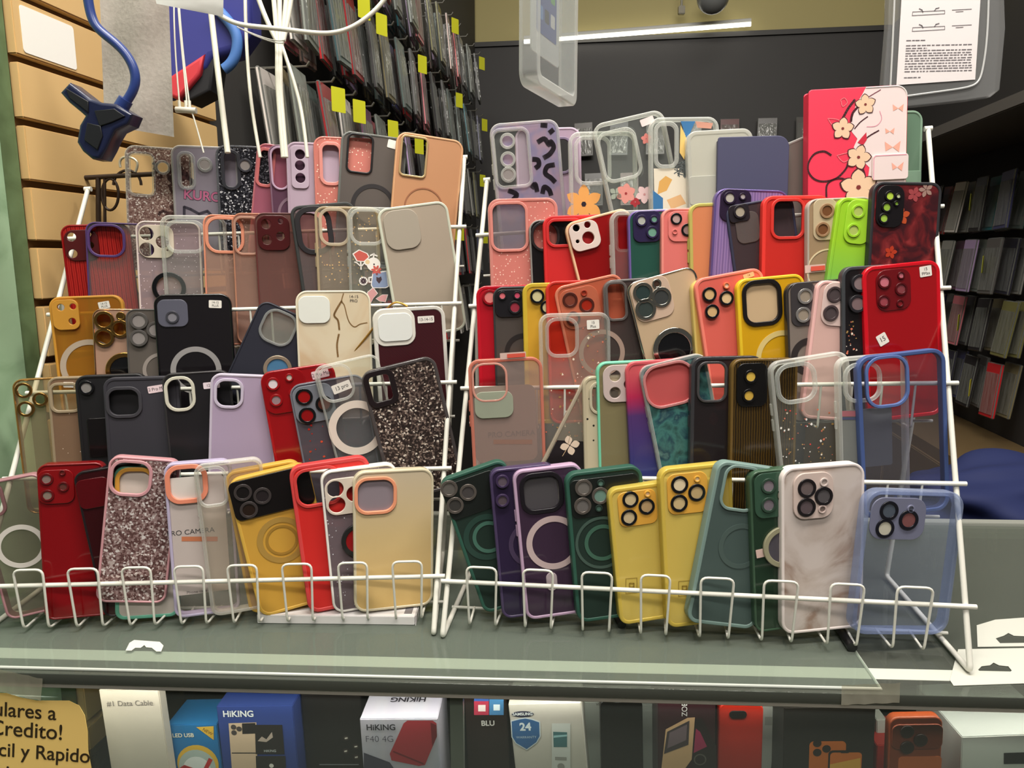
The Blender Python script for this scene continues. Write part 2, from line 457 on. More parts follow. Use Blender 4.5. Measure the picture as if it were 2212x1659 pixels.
# materials of the cases
CLR = T((245, 248, 246), .035, (250, 252, 250)); RIMC = T((250, 252, 250), .20, (250, 252, 250), .07, .9, .25, 1.6)
CLR2 = T((235, 232, 226), .09, (245, 242, 236)); RIMW = T((252, 252, 248), .26, (252, 252, 250), .07, .9, .25, 1.6)
SMOKE = T((70, 66, 66), .45, (150, 145, 145)); BLK = S((22, 21, 24), .45); BLKG = S((12, 12, 15), .12, 0, .6, .5)
CHAR = S((48, 46, 54), .6); GREYL = S((120, 112, 116), .3); LENSD = S((52, 48, 50), .12, 0, .7); LENSG = T((176, 168, 166), .6, (215, 210, 208), .08)
GOLD = S((196, 150, 84), .18, 1.0); ROSEG = S((210, 160, 130), .22, 1.0); CHROME = S((215, 210, 198), .1, 1.0)
RINGW = S((205, 198, 192), .5); RINGG = S((150, 146, 146), .45); WHT = S((236, 232, 226), .4); DK = S((28, 24, 26), .3)
def specks(name, n, x0, y0, x1, y1, mats, r0, r1, z=.0003, seed=1):
    def f(loc, q, W, H):
        rn = random.Random(seed); out = []
        for i in range(n):
            p = loc(rn.uniform(x0, x1), rn.uniform(y0, y1)); r = rn.uniform(r0, r1) * q; a = rn.uniform(0, 6)
            if abs(p[0]) > W / 2 - .004 or not .004 < p[1] < H - .004: continue
            m = rn.randint(3, 5)
            out.append(([(p[0] + r * rn.uniform(.5, 1) * math.cos(a + 6.283 * j / m), p[1] + r * rn.uniform(.5, 1) * math.sin(a + 6.283 * j / m)) for j in range(m)], rn.choice(mats)))
        return out
    return ('decal', name, f)
FLK = [S((235, 190, 120), .25, .6), S((240, 225, 205), .3), S((214, 120, 96), .3)]

# ---- left rack, top tier -------------------------------------------------
BRGL = GLIT('brown_leopard_glitter', [(0, (126, 92, 86)), (.4, (156, 124, 116)), (.7, (188, 160, 150)), (.9, (245, 232, 226))], 700, .3)
def leopard(mats, x0, y0, x1, y1, n, seed, s):
    def f(loc, q, W, H):
        rn = random.Random(seed); out = []
        for i in range(n):
            p = loc(rn.uniform(x0, x1), rn.uniform(y0, y1))
            if abs(p[0]) > W / 2 - .008 or not .006 < p[1] < H - .008: continue
            a0 = rn.uniform(0, 6.28); sp = rn.uniform(2.2, 4.6); R = s * q * rn.uniform(.6, 1.1); pts = []
            for j in range(9):
                a = a0 + sp * j / 8; k = 1 + .18 * math.sin(j * 2.1 + i)
                pts.append((p[0] + R * k * math.cos(a) * 1.2, p[1] + R * k * math.sin(a) * .8))
            out += stroke(pts, R * .42, mats[i % len(mats)], 1e-6 * i)
        return out
    return ('decal', 'printed_pattern', f)
K(RL, 4, (268, 312), (413, 322), 'clear case with brown glitter leopard back, leftmost of the left rack top row', BRGL, RIMW,
  [('cut', 279, 329, 332, 425, RIMC, 8, .25), ('lens', 352, 362, 15, RIMC, None), leopard([S((84, 52, 50), .4), S((66, 40, 40), .4)], 320, 330, 412, 480, 22, 4, 20)], lip=3)
KP = S((176, 92, 128), .5); KD = S((40, 34, 50), .5)
K(RL, 4, (367, 312), (512, 318), 'clear case with grey lilac back and pink block lettering, between brown and black glitter cases', S((128, 120, 132), .35), RIMW,
  [('cut', 388, 330, 418, 408, RIMC, 9, .4), ('lens', 443, 356, 15, RIMC, LENSG), ('text', 438, 424, 30, 'KURO', KD, -4, .28, .0009), ('text', 438, 424, 30, 'KURO', KP, -4, .36, .0003),
   ('decal', 'printed_pattern', lambda loc, q, W, H: stroke([loc(*p) for p in ((398, 470), (398, 447), (412, 452), (430, 462), (448, 456), (462, 470))], 6 * q, KD))], lip=3)
BKGL = GLIT('black_silver_glitter', [(0, (28, 28, 34)), (.6, (58, 58, 66)), (.82, (120, 120, 128)), (.94, (225, 225, 230))], 650, .25)
K(RL, 4, (464, 312), (609, 318), 'clear case with black and silver glitter back and pill camera opening', BKGL, T((110, 112, 118), .55, (190, 190, 195)),
  [('cut', 482, 326, 516, 408, S((52, 52, 58), .15), 9, .45), ('lens', 530, 358, 14, S((60, 60, 66), .15), LENSG)], lip=3)
PKV = T((196, 120, 142), .5, (225, 180, 195)); 
K(RL, 4, (556, 306), (697, 330), 'pink see-through case tilted right behind the mauve pill-opening case', PKV, T((226, 140, 150), .6, (240, 190, 195)),
  [('cut', 558, 322, 590, 402, T((226, 130, 130), .7, (240, 180, 180)), 8, .35)], lay=-5, lip=2.4)
K(RL, 4, (577, 312), (715, 314), 'mauve clear case with outlined pill opening and grey magnetic ring', T((116, 82, 104), .62, (190, 160, 180)), T((150, 116, 138), .7),
  [('cut', 586, 317, 622, 409, S((190, 160, 186), .3), 4, .5), ('ring', 640, 462, 40, 6, S((130, 104, 120), .4))], lip=2)
LIL = S((182, 160, 178), .55); LILD = S((188, 168, 186), .45)
K(RL, 4, (617, 305), (757, 312), 'lilac solid case with three round camera holes in a column', LIL, LIL,
  [('island', 629, 315, 667, 408, LILD, [(648, 334, 11.5), (648, 358, 11.5), (649, 385, 11.5)])], lip=3)
PKGL = SPECK('pink_glitter_clear', (226, 142, 130), (250, 225, 205), 420, .32, .72, (245, 200, 190), .25)
K(RL, 4, (676, 293), (818, 300), 'pink clear glitter case with stepped camera opening beside the lilac one', PKGL, T((238, 150, 138), .7, (250, 205, 195)),
  [('cut', 694, 311, 736, 397, T((240, 160, 150), .8, (250, 210, 200)), 9, .35)], lip=2.6)
K(RL, 4, (738, 280), (880, 300), 'grey see-through case with black-outlined rectangular opening and black half ring', T((112, 104, 100), .70, (190, 182, 178)), T((122, 124, 120), .75, (200, 200, 196)),
  [('cut', 751, 291, 804, 373, S((30, 28, 30), .3), 4, .22), ('ring', 806, 446, 49, 9, S((44, 40, 42), .4)), ('stick', 848, 312, 22, 18, -8, '')], lip=3)
TAN = S((186, 134, 96), .45)
K(RL, 4, (858, 282), (1003, 305), 'tan leather-look case with gold-framed camera opening, last of left top row', TAN, S((206, 156, 116), .4),
  [('cut', 866, 297, 921, 380, S((214, 180, 132), .25, .5), 4, .16), ('ring', 915, 449, 43, 3, S((150, 96, 66), .5))], lip=3)
# ---- left rack, fourth tier ------------------------------------------------
REDR = WAVE('red_ribbed_clear', [(0, (150, 26, 24)), (.5, (188, 48, 42)), (1, (120, 14, 16))], 70, .2, 'X', 1.0, .78, (230, 120, 110))
K(RL, 3, (128, 486), (278, 482), 'red ribbed see-through case with dark camera plate on the upper left', REDR, T((140, 16, 18), .85, (220, 90, 80)),
  [('island', 140, 494, 214, 566, S((70, 14, 16), .3), [(155, 512, 11), (158, 548, 11), (192, 506, 7), (196, 530, 9)])], lip=2.6)
K(RL, 3, (183, 478), (328, 484), 'clear case with thin dark purple frame over the red case', CLR, S((78, 54, 104), .3),
  [('cut', 190, 484, 268, 556, S((78, 54, 104), .3), 6, .35)], lip=1.8)
PKCL = SPECK('pale_lilac_sparkle', (176, 156, 160), (235, 220, 230), 420, .2, .55, (225, 210, 215), .25)
K(RL, 3, (291, 476), (432, 480), 'pale sparkle case with cream triple-lens plate and black ring', PKCL, S((224, 206, 202), .35),
  [('island', 297, 484, 376, 560, S((214, 200, 182), .4), [(317, 505, 16), (318, 539, 16), (351, 523, 15), (362, 541, 3)]), ('disc', 366, 622, 36, None, BLKG)], lip=2.2)
K(RL, 3, (344, 464), (486, 466), 'bulky clear bumper case in front of the cream triple-lens case', CLR, RIMW,
  [('cut', 362, 478, 440, 545, RIMC, 9, .3), ('btn',)], lip=3.4)
PEACHR = S((222, 144, 116), .35)
K(RL, 3, (437, 462), (580, 467), 'clear case with peach orange frame and peach camera ring', T((206, 172, 156), .35, (235, 215, 205)), PEACHR,
  [('cut', 447, 470, 524, 546, PEACHR, 8, .33)], lip=2)
K(RL, 3, (499, 459), (642, 462), 'clear case with pale peach edge between peach-framed and maroon cases', T((196, 164, 150), .3, (235, 215, 205)), T((232, 170, 140), .5, (245, 215, 200)),
  [('cut', 507, 469, 560, 550, T((226, 178, 156), .5), 5, .3)], lip=1.8)
MAR = S((72, 22, 24), .25)
K(RL, 3, (547, 459), (690, 460), 'clear case with maroon camera plate and thin maroon edge', T((150, 112, 106), .35, (220, 195, 188)), S((100, 52, 50), .3),
  [('island', 551, 463, 626, 542, MAR, [(575, 484, 11.5), (577, 518, 11.5), (606, 478, 6.5), (606, 510, 10)])], lip=1.8)
K(RL, 3, (624, 446), (765, 434), 'black rugged frame case with hollow clear back beside the maroon one', T((150, 138, 138), .25, (220, 210, 208)), S((44, 46, 46), .55),
  [('cut', 646, 452, 712, 544, S((32, 28, 32), .45), 16, .4)], lip=4)
K(RL, 3, (678, 445), (818, 447), 'yellowed clear case with gold flecked sides, left of the koala sticker case', SPECK('clear_gold_fleck', (225, 215, 200), (230, 190, 130), 300, .25, .12, (248, 244, 236), .2), T((214, 194, 160), .5, (245, 236, 215)),
  [('cut', 693, 453, 752, 528, T((220, 205, 180), .5), 8, .35), ('btn',)], lip=3)
def koala(loc, q, W, H):
    w = S((232, 226, 220), .5); r = S((196, 88, 78), .5); b = S((132, 146, 176), .5); d = S((66, 48, 56), .5); y = S((222, 196, 150), .5); p = S((206, 150, 150), .5); g = S((150, 150, 152), .5)
    L = lambda pts: [loc(*x) for x in pts]; out = []
    tul = [(764, 549), (776, 541), (792, 548), (796, 555), (786, 564), (772, 563)]
    grow = lambda pts, k: [((x - sum(a for a, _ in pts) / len(pts)) * k + sum(a for a, _ in pts) / len(pts), (yy - sum(c for _, c in pts) / len(pts)) * k + sum(c for _, c in pts) / len(pts)) for x, yy in pts]
    out += [(L(grow(tul, 1.18)), w), (L(tul), r, 2e-5)]
    out += stroke(L([(779, 563), (780, 582)]), 3 * q, w) + stroke(L([(780, 576), (770, 567), (766, 566)]), 2.4 * q, w) + stroke(L([(780, 576), (787, 568)]), 2.4 * q, w)
    c = loc(807, 571); out += [(circ(*c, 15 * q, 18), w), (circ(c[0] - 13 * q, c[1] + 5 * q, 8 * q, 14), w, 1e-5), (circ(c[0] - 13 * q, c[1] + 5 * q, 5 * q, 12), y, 3e-5), (circ(c[0] + 1 * q, c[1], 2 * q, 8), d, 4e-5)]
    out += stroke(L([(806, 560), (808, 548), (800, 552)]), 3 * q, w, 1e-5) + stroke(L([(808, 550), (815, 553)]), 3 * q, w, 1e-5)
    mug = [(806, 591), (834, 587), (838, 618), (832, 621), (806, 621), (803, 615)]
    out += [(L(grow(mug, 1.12)), w, 2e-5), (L(mug), b, 5e-5)] + stroke(L([(806, 598), (797, 600), (797, 609), (805, 609)]), 3 * q, w, 3e-5)
    c = loc(819, 605); out += [(L([(813, 598), (818, 600), (823, 597), (825, 604), (819, 613), (813, 606)]), d, 8e-5)]
    c = loc(813, 584); out += flower(c[0], c[1], 12 * q, 7, r, y, .3, .5)
    c = loc(785, 607); out += [(circ(*c, 9.5 * q, 18), w)] + [(x[0], x[1], 4e-5) for x in flower(c[0], c[1], 8 * q, 9, d, w, 0, .45)]
    for pts in ([(794, 632), (806, 622), (815, 634), (806, 644), (800, 656)], [(813, 645), (826, 637), (837, 637), (832, 652), (820, 650)]):
        out += [(L(grow(pts, 1.12)), w), (L(pts), p, 3e-5)]
    return out
K(RL, 3, (749, 446), (884, 449), 'clear case with koala, tulip and blue mug stickers', CLR, RIMC,
  [('cut', 759, 454, 828, 526, RIMW, 8, .3), ('decal', 'printed_stickers', koala), ('btn',)], lip=3)
K(RL, 3, (812, 452), (965, 432), 'milky frosted case in clear wrap leaning at the right end of its row', S((166, 152, 136), .35), T((214, 216, 198), .85, (240, 240, 230)),
  [('plate', 832, 455, 906, 537, S((164, 154, 140), .3), .32, 1.8)], lip=3.4, dep=9.5)
# ---- left rack, middle tier --------------------------------------------
ORG = S((196, 138, 48), .45)
K(RL, 2, (103, 642), (264, 636), 'mustard orange case with solid camera guard and grey magnetic ring', T((176, 124, 44), .5, (235, 190, 110)), ORG,
  [('island', 106, 641, 172, 716, ORG, [(133, 664, 9), (159, 662, 8), (158, 694, 9)], 3), ('ring', 196, 792, 66, 13, S((176, 158, 140), .5)), ('stick', 225, 659, 25, 17, 8, '14-15\nPLUS')], lip=3)
K(RL, 2, (198, 666), (340, 668), 'rose gold case with four gold-ringed lenses and black ring holder', S((196, 156, 134), .25, .3), ROSEG,
  [('lens', 226, 692, 20, GOLD, None), ('lens', 226, 729, 20, GOLD, None), ('lens', 261, 710, 19, GOLD, None), ('lens', 262, 683, 9, GOLD, GOLD), ('disc', 272, 800, 42, BLKG, GOLD)], lip=2)
K(RL, 2, (270, 667), (412, 668), 'grey smoked case with pale lens holes beside the rose gold case', T((112, 104, 98), .72, (190, 182, 175)), S((86, 82, 80), .3),
  [('lens', 301, 693, 18, S((84, 80, 78), .3), LENSG), ('lens', 301, 730, 18, S((84, 80, 78), .3), LENSG), ('lens', 336, 712, 17, S((84, 80, 78), .3), LENSG), ('ring', 350, 800, 42, 8, S((150, 140, 134), .4))], lip=2)
K(RL, 2, (330, 636), (499, 634), 'glossy black case with grey magnetic ring and white size sticker', S((26, 23, 26), .14, 0, .7), BLKG,
  [('plate', 342, 646, 405, 707, S((92, 92, 106), .25), .25, 1.2), ('lens', 373, 685, 13, S((64, 64, 72), .2), S((128, 126, 134), .2), 1.2), ('ring', 424, 800, 56, 12, RINGG), ('stick', 465, 657, 28, 18, -3, '14-15\nPLUS')], lip=2.4)
NAV = S((34, 35, 48), .5)
K(RL, 2, (565, 645), (700, 705), 'dark navy case leaning far right with clear camera window', NAV, NAV,
  [('insert', 566, 672, 636, 744, T((170, 172, 166), .3, (235, 235, 228)), .3, 'camera_window'), ('cut', 566, 672, 636, 744, T((190, 192, 190), .4), 6, .35), ('disc', 600, 797, 30, S((74, 120, 156), .2), S((168, 150, 130), .3, .5))], lip=2.4, lay=-2)
MARB = NOISE('ivory_gold_marble', [(0, (190, 150, 108)), (.40, (206, 180, 146)), (.52, (218, 204, 176)), (1, (224, 214, 192))], 14, 3, .8, .25)
VEIN = S((150, 116, 74), .35, .2)
K(RL, 2, (637, 628), (800, 627), 'ivory marble case with brown veins and white camera pad', MARB, S((226, 216, 192), .35),
  [('plate', 646, 640, 712, 698, S((228, 230, 222), .4), .28, 1.8), ('text', 764, 641, 9, '14-15', INK), ('text', 764, 650, 9, 'PRO', INK),
   ('decal', 'printed_veins', lambda loc, q, W, H: stroke(curl([loc(*p) for p in ((742, 634), (738, 650), (744, 660), (750, 684), (756, 698), (766, 706), (778, 700), (793, 697))]), 2.2 * q, VEIN) + stroke(curl([loc(*p) for p in ((738, 650), (726, 670), (722, 682), (730, 692), (733, 712))]), 4 * q, VEIN) + stroke(curl([loc(*p) for p in ((732, 722), (728, 745), (730, 770))]), 4 * q, VEIN))], lip=2.6)
CARB = WAVE('maroon_carbon', [(0, (44, 14, 20)), (.5, (80, 30, 36)), (1, (50, 16, 24))], 160, .3, 'DIAGONAL', 2)
K(RL, 2, (803, 668), (960, 659), 'white-bordered case with maroon carbon back and white camera pad', CARB, T((226, 222, 214), .88, (245, 242, 238)),
  [('plate', 808, 668, 896, 746, S((224, 220, 210), .4), .3, 1.0), ('plate', 818, 678, 889, 736, S((230, 232, 228), .35), .26, 2.2), ('stick', 920, 690, 36, 15, 0, '13-14-15')], lip=4.5, dep=9.5)
# ---- left rack, second tier -------------------------------------------
K(RL, 1, (24, 820), (170, 812), 'clear case with gold edge and gold lens rings, leftmost of its row', T((190, 180, 150), .2, (240, 235, 220)), S((186, 142, 82), .25, .8),
  [('lens', 52, 843, 17, GOLD, None), ('lens', 57, 883, 17, GOLD, None), ('lens', 88, 862, 15, GOLD, None)], lip=2)
K(RL, 1, (100, 815), (243, 811), 'taupe clear case with large empty camera opening and tiny sparkles', SPECK('taupe_sparkle', (146, 118, 96), (245, 230, 215), 260, .12, .6, (215, 195, 175), .3), T((172, 154, 126), .7, (225, 212, 192)),
  [('cut', 111, 826, 172, 892, T((176, 158, 130), .75), 7, .25), ('stick', 148, 831, 22, 13, -3, '')], lip=3)
K(RL, 1, (160, 812), (316, 806), 'black card-slot case with one round grey lens hole', BLK, BLK,
  [('lens', 188, 837, 15, BLKG, S((128, 124, 122), .5)), ('plate', 192, 898, 262, 990, S((20, 17, 18), .15), .06, 1.2)], lip=3.4)
K(RL, 1, (221, 816), (386, 812), 'charcoal silicone case with raised camera frame and pink-lettered sticker', CHAR, CHAR,
  [('cut', 233, 836, 303, 902, S((58, 56, 62), .5), 9, .33), ('stick', 338, 840, 38, 17, 8, '12 Pro Max', S((232, 208, 214), .6))], lip=4)
K(RL, 1, (348, 808), (496, 799), 'black case with white-outlined camera opening behind the charcoal one', S((32, 30, 33), .3), S((52, 50, 52), .25),
  [('cut', 356, 814, 418, 888, S((206, 202, 186), .4), 8, .4), ('stick', 457, 832, 36, 15, 2, '12 Pro', S((230, 214, 222), .6))], lip=2, lay=-3)
LAV = S((170, 152, 178), .5)
K(RL, 1, (455, 806), (602, 812), 'lavender solid case with one open rounded-square camera hole', LAV, S((196, 186, 204), .45),
  [('cut', 466, 819, 523, 881, S((196, 186, 206), .45), 7, .36)], lip=3, H=.15)
BG = S((126, 128, 146), .4)
K(RL, 1, (520, 818), (655, 812), 'blue-grey case printed with white blossoms, half hidden by the lavender case', BG, S((146, 146, 162), .4),
  [('decal', 'printed_blossoms', lambda loc, q, W, H: flower(*loc(567, 955), 26 * q, 5, S((206, 196, 196), .5), S((70, 56, 66), .5), .4, .7) + flower(*loc(556, 838), 24 * q, 5, S((200, 186, 192), .5), S((70, 56, 66), .5), .9, .7))], lip=2, lay=-9)
REDG = S((150, 14, 20), .16, 0, .6, .4); 
K(RL, 1, (559, 806), (720, 782), 'glossy red case with round see-through lens holes leaning left of smoky case', REDG, S((168, 18, 24), .2, 0, .6, .4),
  [('plate', 570, 797, 662, 892, S((140, 12, 18), .2)), ('lens', 590, 829, 13, REDG, S((222, 214, 220), .3)), ('lens', 625, 815, 8, REDG, S((196, 190, 180), .3)), ('lens', 597, 864, 12.5, REDG, S((150, 128, 134), .3)), ('lens', 634, 848, 9, REDG, S((120, 40, 40), .3)), ('stick', 692, 808, 38, 18, 5, '12 Pro Max', S((226, 190, 196), .6))], lip=3)
K(RL, 1, (622, 834), (785, 806), 'smoky blue-grey clear case with two black-ringed red lenses', T((126, 122, 132), .34, (200, 196, 205)), T((150, 152, 166), .55, (215, 215, 222)),
  [('plate', 636, 830, 722, 912, S((118, 122, 132), .3), .25, 1.4), ('lens', 657, 857, 17, BLKG, S((150, 18, 20), .15), 1.4), ('lens', 664, 897, 17, BLKG, S((140, 18, 20), .15), 1.4), ('lens', 700, 872, 17, BLKG, S((96, 50, 40), .15), 1.4), specks('printed_flecks', 26, 620, 905, 700, 1000, [S((214, 80, 50), .3), S((190, 40, 30), .3)], 1.5, 4, seed=5)], lip=2)
K(RL, 1, (674, 795), (815, 762), 'clear case with white magnetic ring and handwritten size sticker', CLR, RIMW,
  [('cut', 692, 783, 760, 866, RIMW, 6, .35), ('ring', 771, 924, 62, 17, S((226, 214, 202), .5)), ('stick', 738, 836, 42, 20, 8, '13 pro')], lip=2.4, lay=2)
BSG = GLIT('dark_confetti_glitter', [(0, (52, 42, 40)), (.5, (88, 72, 68)), (.7, (130, 112, 104)), (.86, (190, 170, 155)), (.94, (240, 228, 215))], 560, .3)
K(RL, 1, (776, 806), (938, 766), 'dark glitter case with black-framed opening leaning at the left row end', BSG, T((86, 80, 80), .8, (160, 155, 155), .1),
  [('cut', 796, 805, 850, 872, S((34, 26, 28), .2), 16, .25)], lip=4, lay=3)
# ---- left rack, front tier ---------------------------------------------
K(RL, 0, (-66, 1050), (86, 1020), 'pink-framed clear case with white magnetic ring cut by the photo edge', T((150, 140, 130), .2, (225, 222, 212)), S((164, 118, 124), .35),
  [('ring', 46, 1180, 56, 12, RINGW), ('cut', -60, 1042, 6, 1122, S((120, 84, 86), .3), 8, .35)], lip=2.6)
K(RL, 0, (78, 1004), (226, 998), 'deep red clear case with grey lens holes near the left edge', T((140, 16, 22), .8, (215, 70, 70)), S((120, 12, 16), .2, 0, .6),
  [('plate', 84, 1010, 160, 1092, S((128, 14, 18), .2)), ('lens', 102, 1034, 13, S((96, 12, 16), .3), S((132, 112, 106), .3)), ('lens', 104, 1069, 13, S((96, 12, 16), .3), S((132, 116, 106), .3)), ('lens', 138, 1050, 11, S((96, 12, 16), .3), S((96, 52, 46), .3)), ('lens', 136, 1020, 6, S((96, 12, 16), .3), S((110, 40, 36), .3))], lip=2.4)
K(RL, 0, (156, 1022), (306, 996), 'black-rimmed dark maroon clear case beside the pink glitter case', T((60, 16, 20), .7, (140, 70, 70)), S((30, 24, 28), .2, 0, .6),
  [('plate', 164, 1030, 238, 1100, T((90, 10, 18), .8), .2, 1.2)], lip=2.4)
TEAL = S((96, 164, 140), .4)
K(RL, 0, (246, 1008), (388, 1006), 'white case with mustard camera ring and teal bottom edge behind pink glitter', S((190, 180, 172), .5), TEAL,
  [('cut', 249, 1006, 330, 1085, S((206, 150, 60), .4), 12, .34), ('insert', 238, 1004, 340, 1092, S((206, 196, 186), .5), .1, 'white_card')], lip=4, lay=-6, zf=.004)
PSG = GLIT('rose_silver_glitter', [(0, (110, 78, 76)), (.35, (150, 118, 116)), (.6, (178, 150, 148)), (.8, (214, 196, 192)), (.9, (250, 240, 238))], 520, .25, metal=.4)
PNK = S((200, 146, 152), .35)
K(RL, 0, (236, 984), (390, 995), 'rose glitter case with pink frame in the front row of left rack', PSG, PNK,
  [('cut', 241, 993, 325, 1073, PNK, 8, .33)], lip=2.6, zf=.022)
PLIL = S((182, 172, 200), .4)
K(RL, 0, (352, 1003), (498, 992), 'pale lilac case holding a printed paper card with orange camera ring', T((225, 222, 222), .04, (252, 250, 250)), PLIL,
  [('insert', 362, 1015, 492, 1300, S((214, 206, 200), .6), .08), ('cut', 357, 1005, 443, 1086, S((230, 140, 112), .4), 14, .32),
   ('text', 412, 1150, 17, 'PRO CAMERA', INK, 0, -1.2), ('decal', 'card_bar', lambda loc, q, W, H: [([loc(*p) for p in ((392, 1160), (470, 1160), (470, 1170), (392, 1170))], S((206, 122, 76), .5), -.0014)]),
   ('text', 425, 1279, 10, 'Phone case', INK, 0, -1.2)], lip=3)
K(RL, 0, (416, 1006), (565, 988), 'thick clear case between the paper-card case and yellow cases', CLR2, RIMW,
  [('cut', 420, 1008, 488, 1096, RIMC, 6, .3), ('btn',)], lip=3.4)
YEL = S((200, 152, 56), .6); YELL = S((208, 166, 68), .55)
K(RL, 0, (482, 1022), (646, 992), 'mustard yellow case mostly hidden behind its yellow twin', YEL, YELL,
  [('ring', 590, 1165, 60, 14, S((212, 172, 84), .35, .3))], lip=3.4, H=.155, lay=-8)
K(RL, 0, (488, 1040), (664, 998), 'mustard yellow case with black triple-lens camera plate and tan ring', YEL, YELL,
  [('plate', 499, 1018, 690, 1108, S((18, 14, 14), .25), .16, 2), ('lens', 525, 1063, 18, S((60, 54, 54), .25), S((26, 22, 22), .1), 2), ('lens', 567, 1070, 18, S((60, 54, 54), .25), S((40, 34, 36), .1), 2), ('lens', 538, 1100, 18, S((60, 54, 54), .25), S((40, 28, 22), .1), 2),
   ('ring', 609, 1166, 55, 13, S((206, 164, 84), .3, .4)), ('ring', 609, 1166, 36, 6, S((196, 150, 66), .3, .4))], lip=3.6, lay=3, H=.150)
RED = S((206, 36, 32), .5)
K(RL, 0, (622, 1010), (796, 983), 'bright red silicone case with wide open camera hole in front row', RED, S((212, 66, 66), .5),
  [('cut', 640, 1010, 736, 1092, S((206, 60, 58), .5), 8, .3)], lip=4.2, dep=9.5)
CLS = SPECK('violet_sparkle_clear', (136, 122, 128), (214, 214, 222), 330, .2, .5, (215, 205, 210), .25)
K(RL, 0, (690, 1020), (857, 999), 'white-framed sparkle case with white three-hole lens plate and black ring holder', CLS, WHT,
  [('island', 700, 1030, 787, 1112, S((214, 200, 186), .4), [(724, 1056, 19), (766, 1066, 19), (728, 1090, 19), (774, 1094, 7)]), ('disc', 775, 1166, 37, S((150, 20, 24), .3), S((34, 34, 34), .3))], lip=2.6)
CREAM = GRAD('cream_yellow_dye', 1, .0, .16, [(0, (214, 178, 112)), (.5, (206, 180, 130)), (1, (196, 182, 160))], .3)
K(RL, 0, (762, 1020), (937, 1011), 'cream yellow frosted case with peach camera ring, last in left front row', CREAM, T((222, 210, 180), .85, (240, 232, 215)),
  [('cut', 769, 1033, 853, 1108, S((232, 152, 116), .4), 8, .33), ('insert', 764, 1028, 858, 1114, S((138, 126, 134), .4), .1, 'grey_lining')], lip=3, lay=1)
# ---- right rack, top tier -------------------------------------------------
LEOP = NOISE('lilac_blue_wash', [(0, (120, 130, 176)), (.45, (160, 150, 180)), (.6, (186, 160, 178)), (1, (196, 170, 176))], 40, 2, .4, .3, .55, (225, 215, 228))
BKP = S((36, 26, 38), .4)
K(RR, 4, (1056, 268), (1206, 256), 'bulky clear case with lilac and black leopard print, first of the right rack top row', LEOP, RIMW,
  [('cut', 1068, 282, 1144, 402, RIMW, 8, .2), ('insert', 1072, 286, 1140, 398, CLR, .2, 'camera_window'), ('lens', 1096, 305, 15, RIMW, None), ('lens', 1097, 345, 15, RIMW, None), ('lens', 1098, 378, 15, RIMW, LENSG),
   ('decal', 'printed_pattern', lambda loc, q, W, H: sum([stroke(curl([loc(*p) for p in pts]), 10 * q, BKP, 1e-6 * i) for i, pts in enumerate((
      [(1163, 306), (1176, 300), (1186, 312), (1190, 306), (1196, 318), (1188, 332), (1176, 340)], [(1152, 344), (1162, 346), (1164, 356), (1158, 362)], [(1196, 356), (1182, 360), (1178, 374), (1190, 384), (1198, 392)], [(1150, 405), (1156, 398), (1160, 412)], [(1170, 270), (1180, 271)], [(1188, 286), (1194, 281)], [(1172, 416), (1176, 404), (1186, 410), (1190, 420)], [(1100, 412), (1116, 420), (1108, 432)], [(1140, 440), (1160, 446)]))], [])), ('btn',)], lip=4, dep=10)
K(RR, 4, (1112, 277), (1254, 274), 'plain lilac case peeking out behind the leopard print case', T((190, 164, 186), .8), S((196, 172, 194), .4),
  [('cut', 1196, 300, 1232, 372, S((120, 104, 130), .4), 6, .4)], lip=3, lay=-9)
DAISY = S((226, 160, 84), .5)
K(RR, 4, (1228, 285), (1376, 282), 'clear case printed with an orange daisy with black centre', CLR, RIMW,
  [('cut', 1245, 300, 1316, 394, RIMW, 9, .25), ('decal', 'printed_daisy', lambda loc, q, W, H: flower(*loc(1261, 441), 42 * q, 6, DAISY, BKP, .5, .62))], lip=4, dep=10, H=.15)
K(RR, 4, (1278, 270), (1432, 234), 'clear bulky case tilted left with pale blossoms, tallest of the clear ones', CLR, RIMW,
  [('cut', 1297, 285, 1378, 386, RIMW, 8, .25), ('insert', 1292, 280, 1384, 392, CLR, .2, 'camera_window'), ('stick', 1398, 262, 30, 15, 8, '', S((226, 206, 204), .6)),
   ('decal', 'printed_blossoms', lambda loc, q, W, H: flower(*loc(1352, 418), 22 * q, 6, S((214, 140, 130), .5), S((150, 40, 44), .5), .2, .8) + flower(*loc(1396, 300), 12 * q, 5, S((206, 120, 112), .5), None, .2, .8) + flower(*loc(1392, 420), 20 * q, 5, S((222, 190, 190), .5), S((200, 140, 140), .5), .7, .8) + flower(*loc(1330, 418), 15 * q, 4, S((150, 160, 146), .5), None, .7, .8) + flower(*loc(1372, 436), 12 * q, 5, S((160, 34, 44), .5), None, .7, .8))], lip=4, dep=10, H=.165, lay=3)
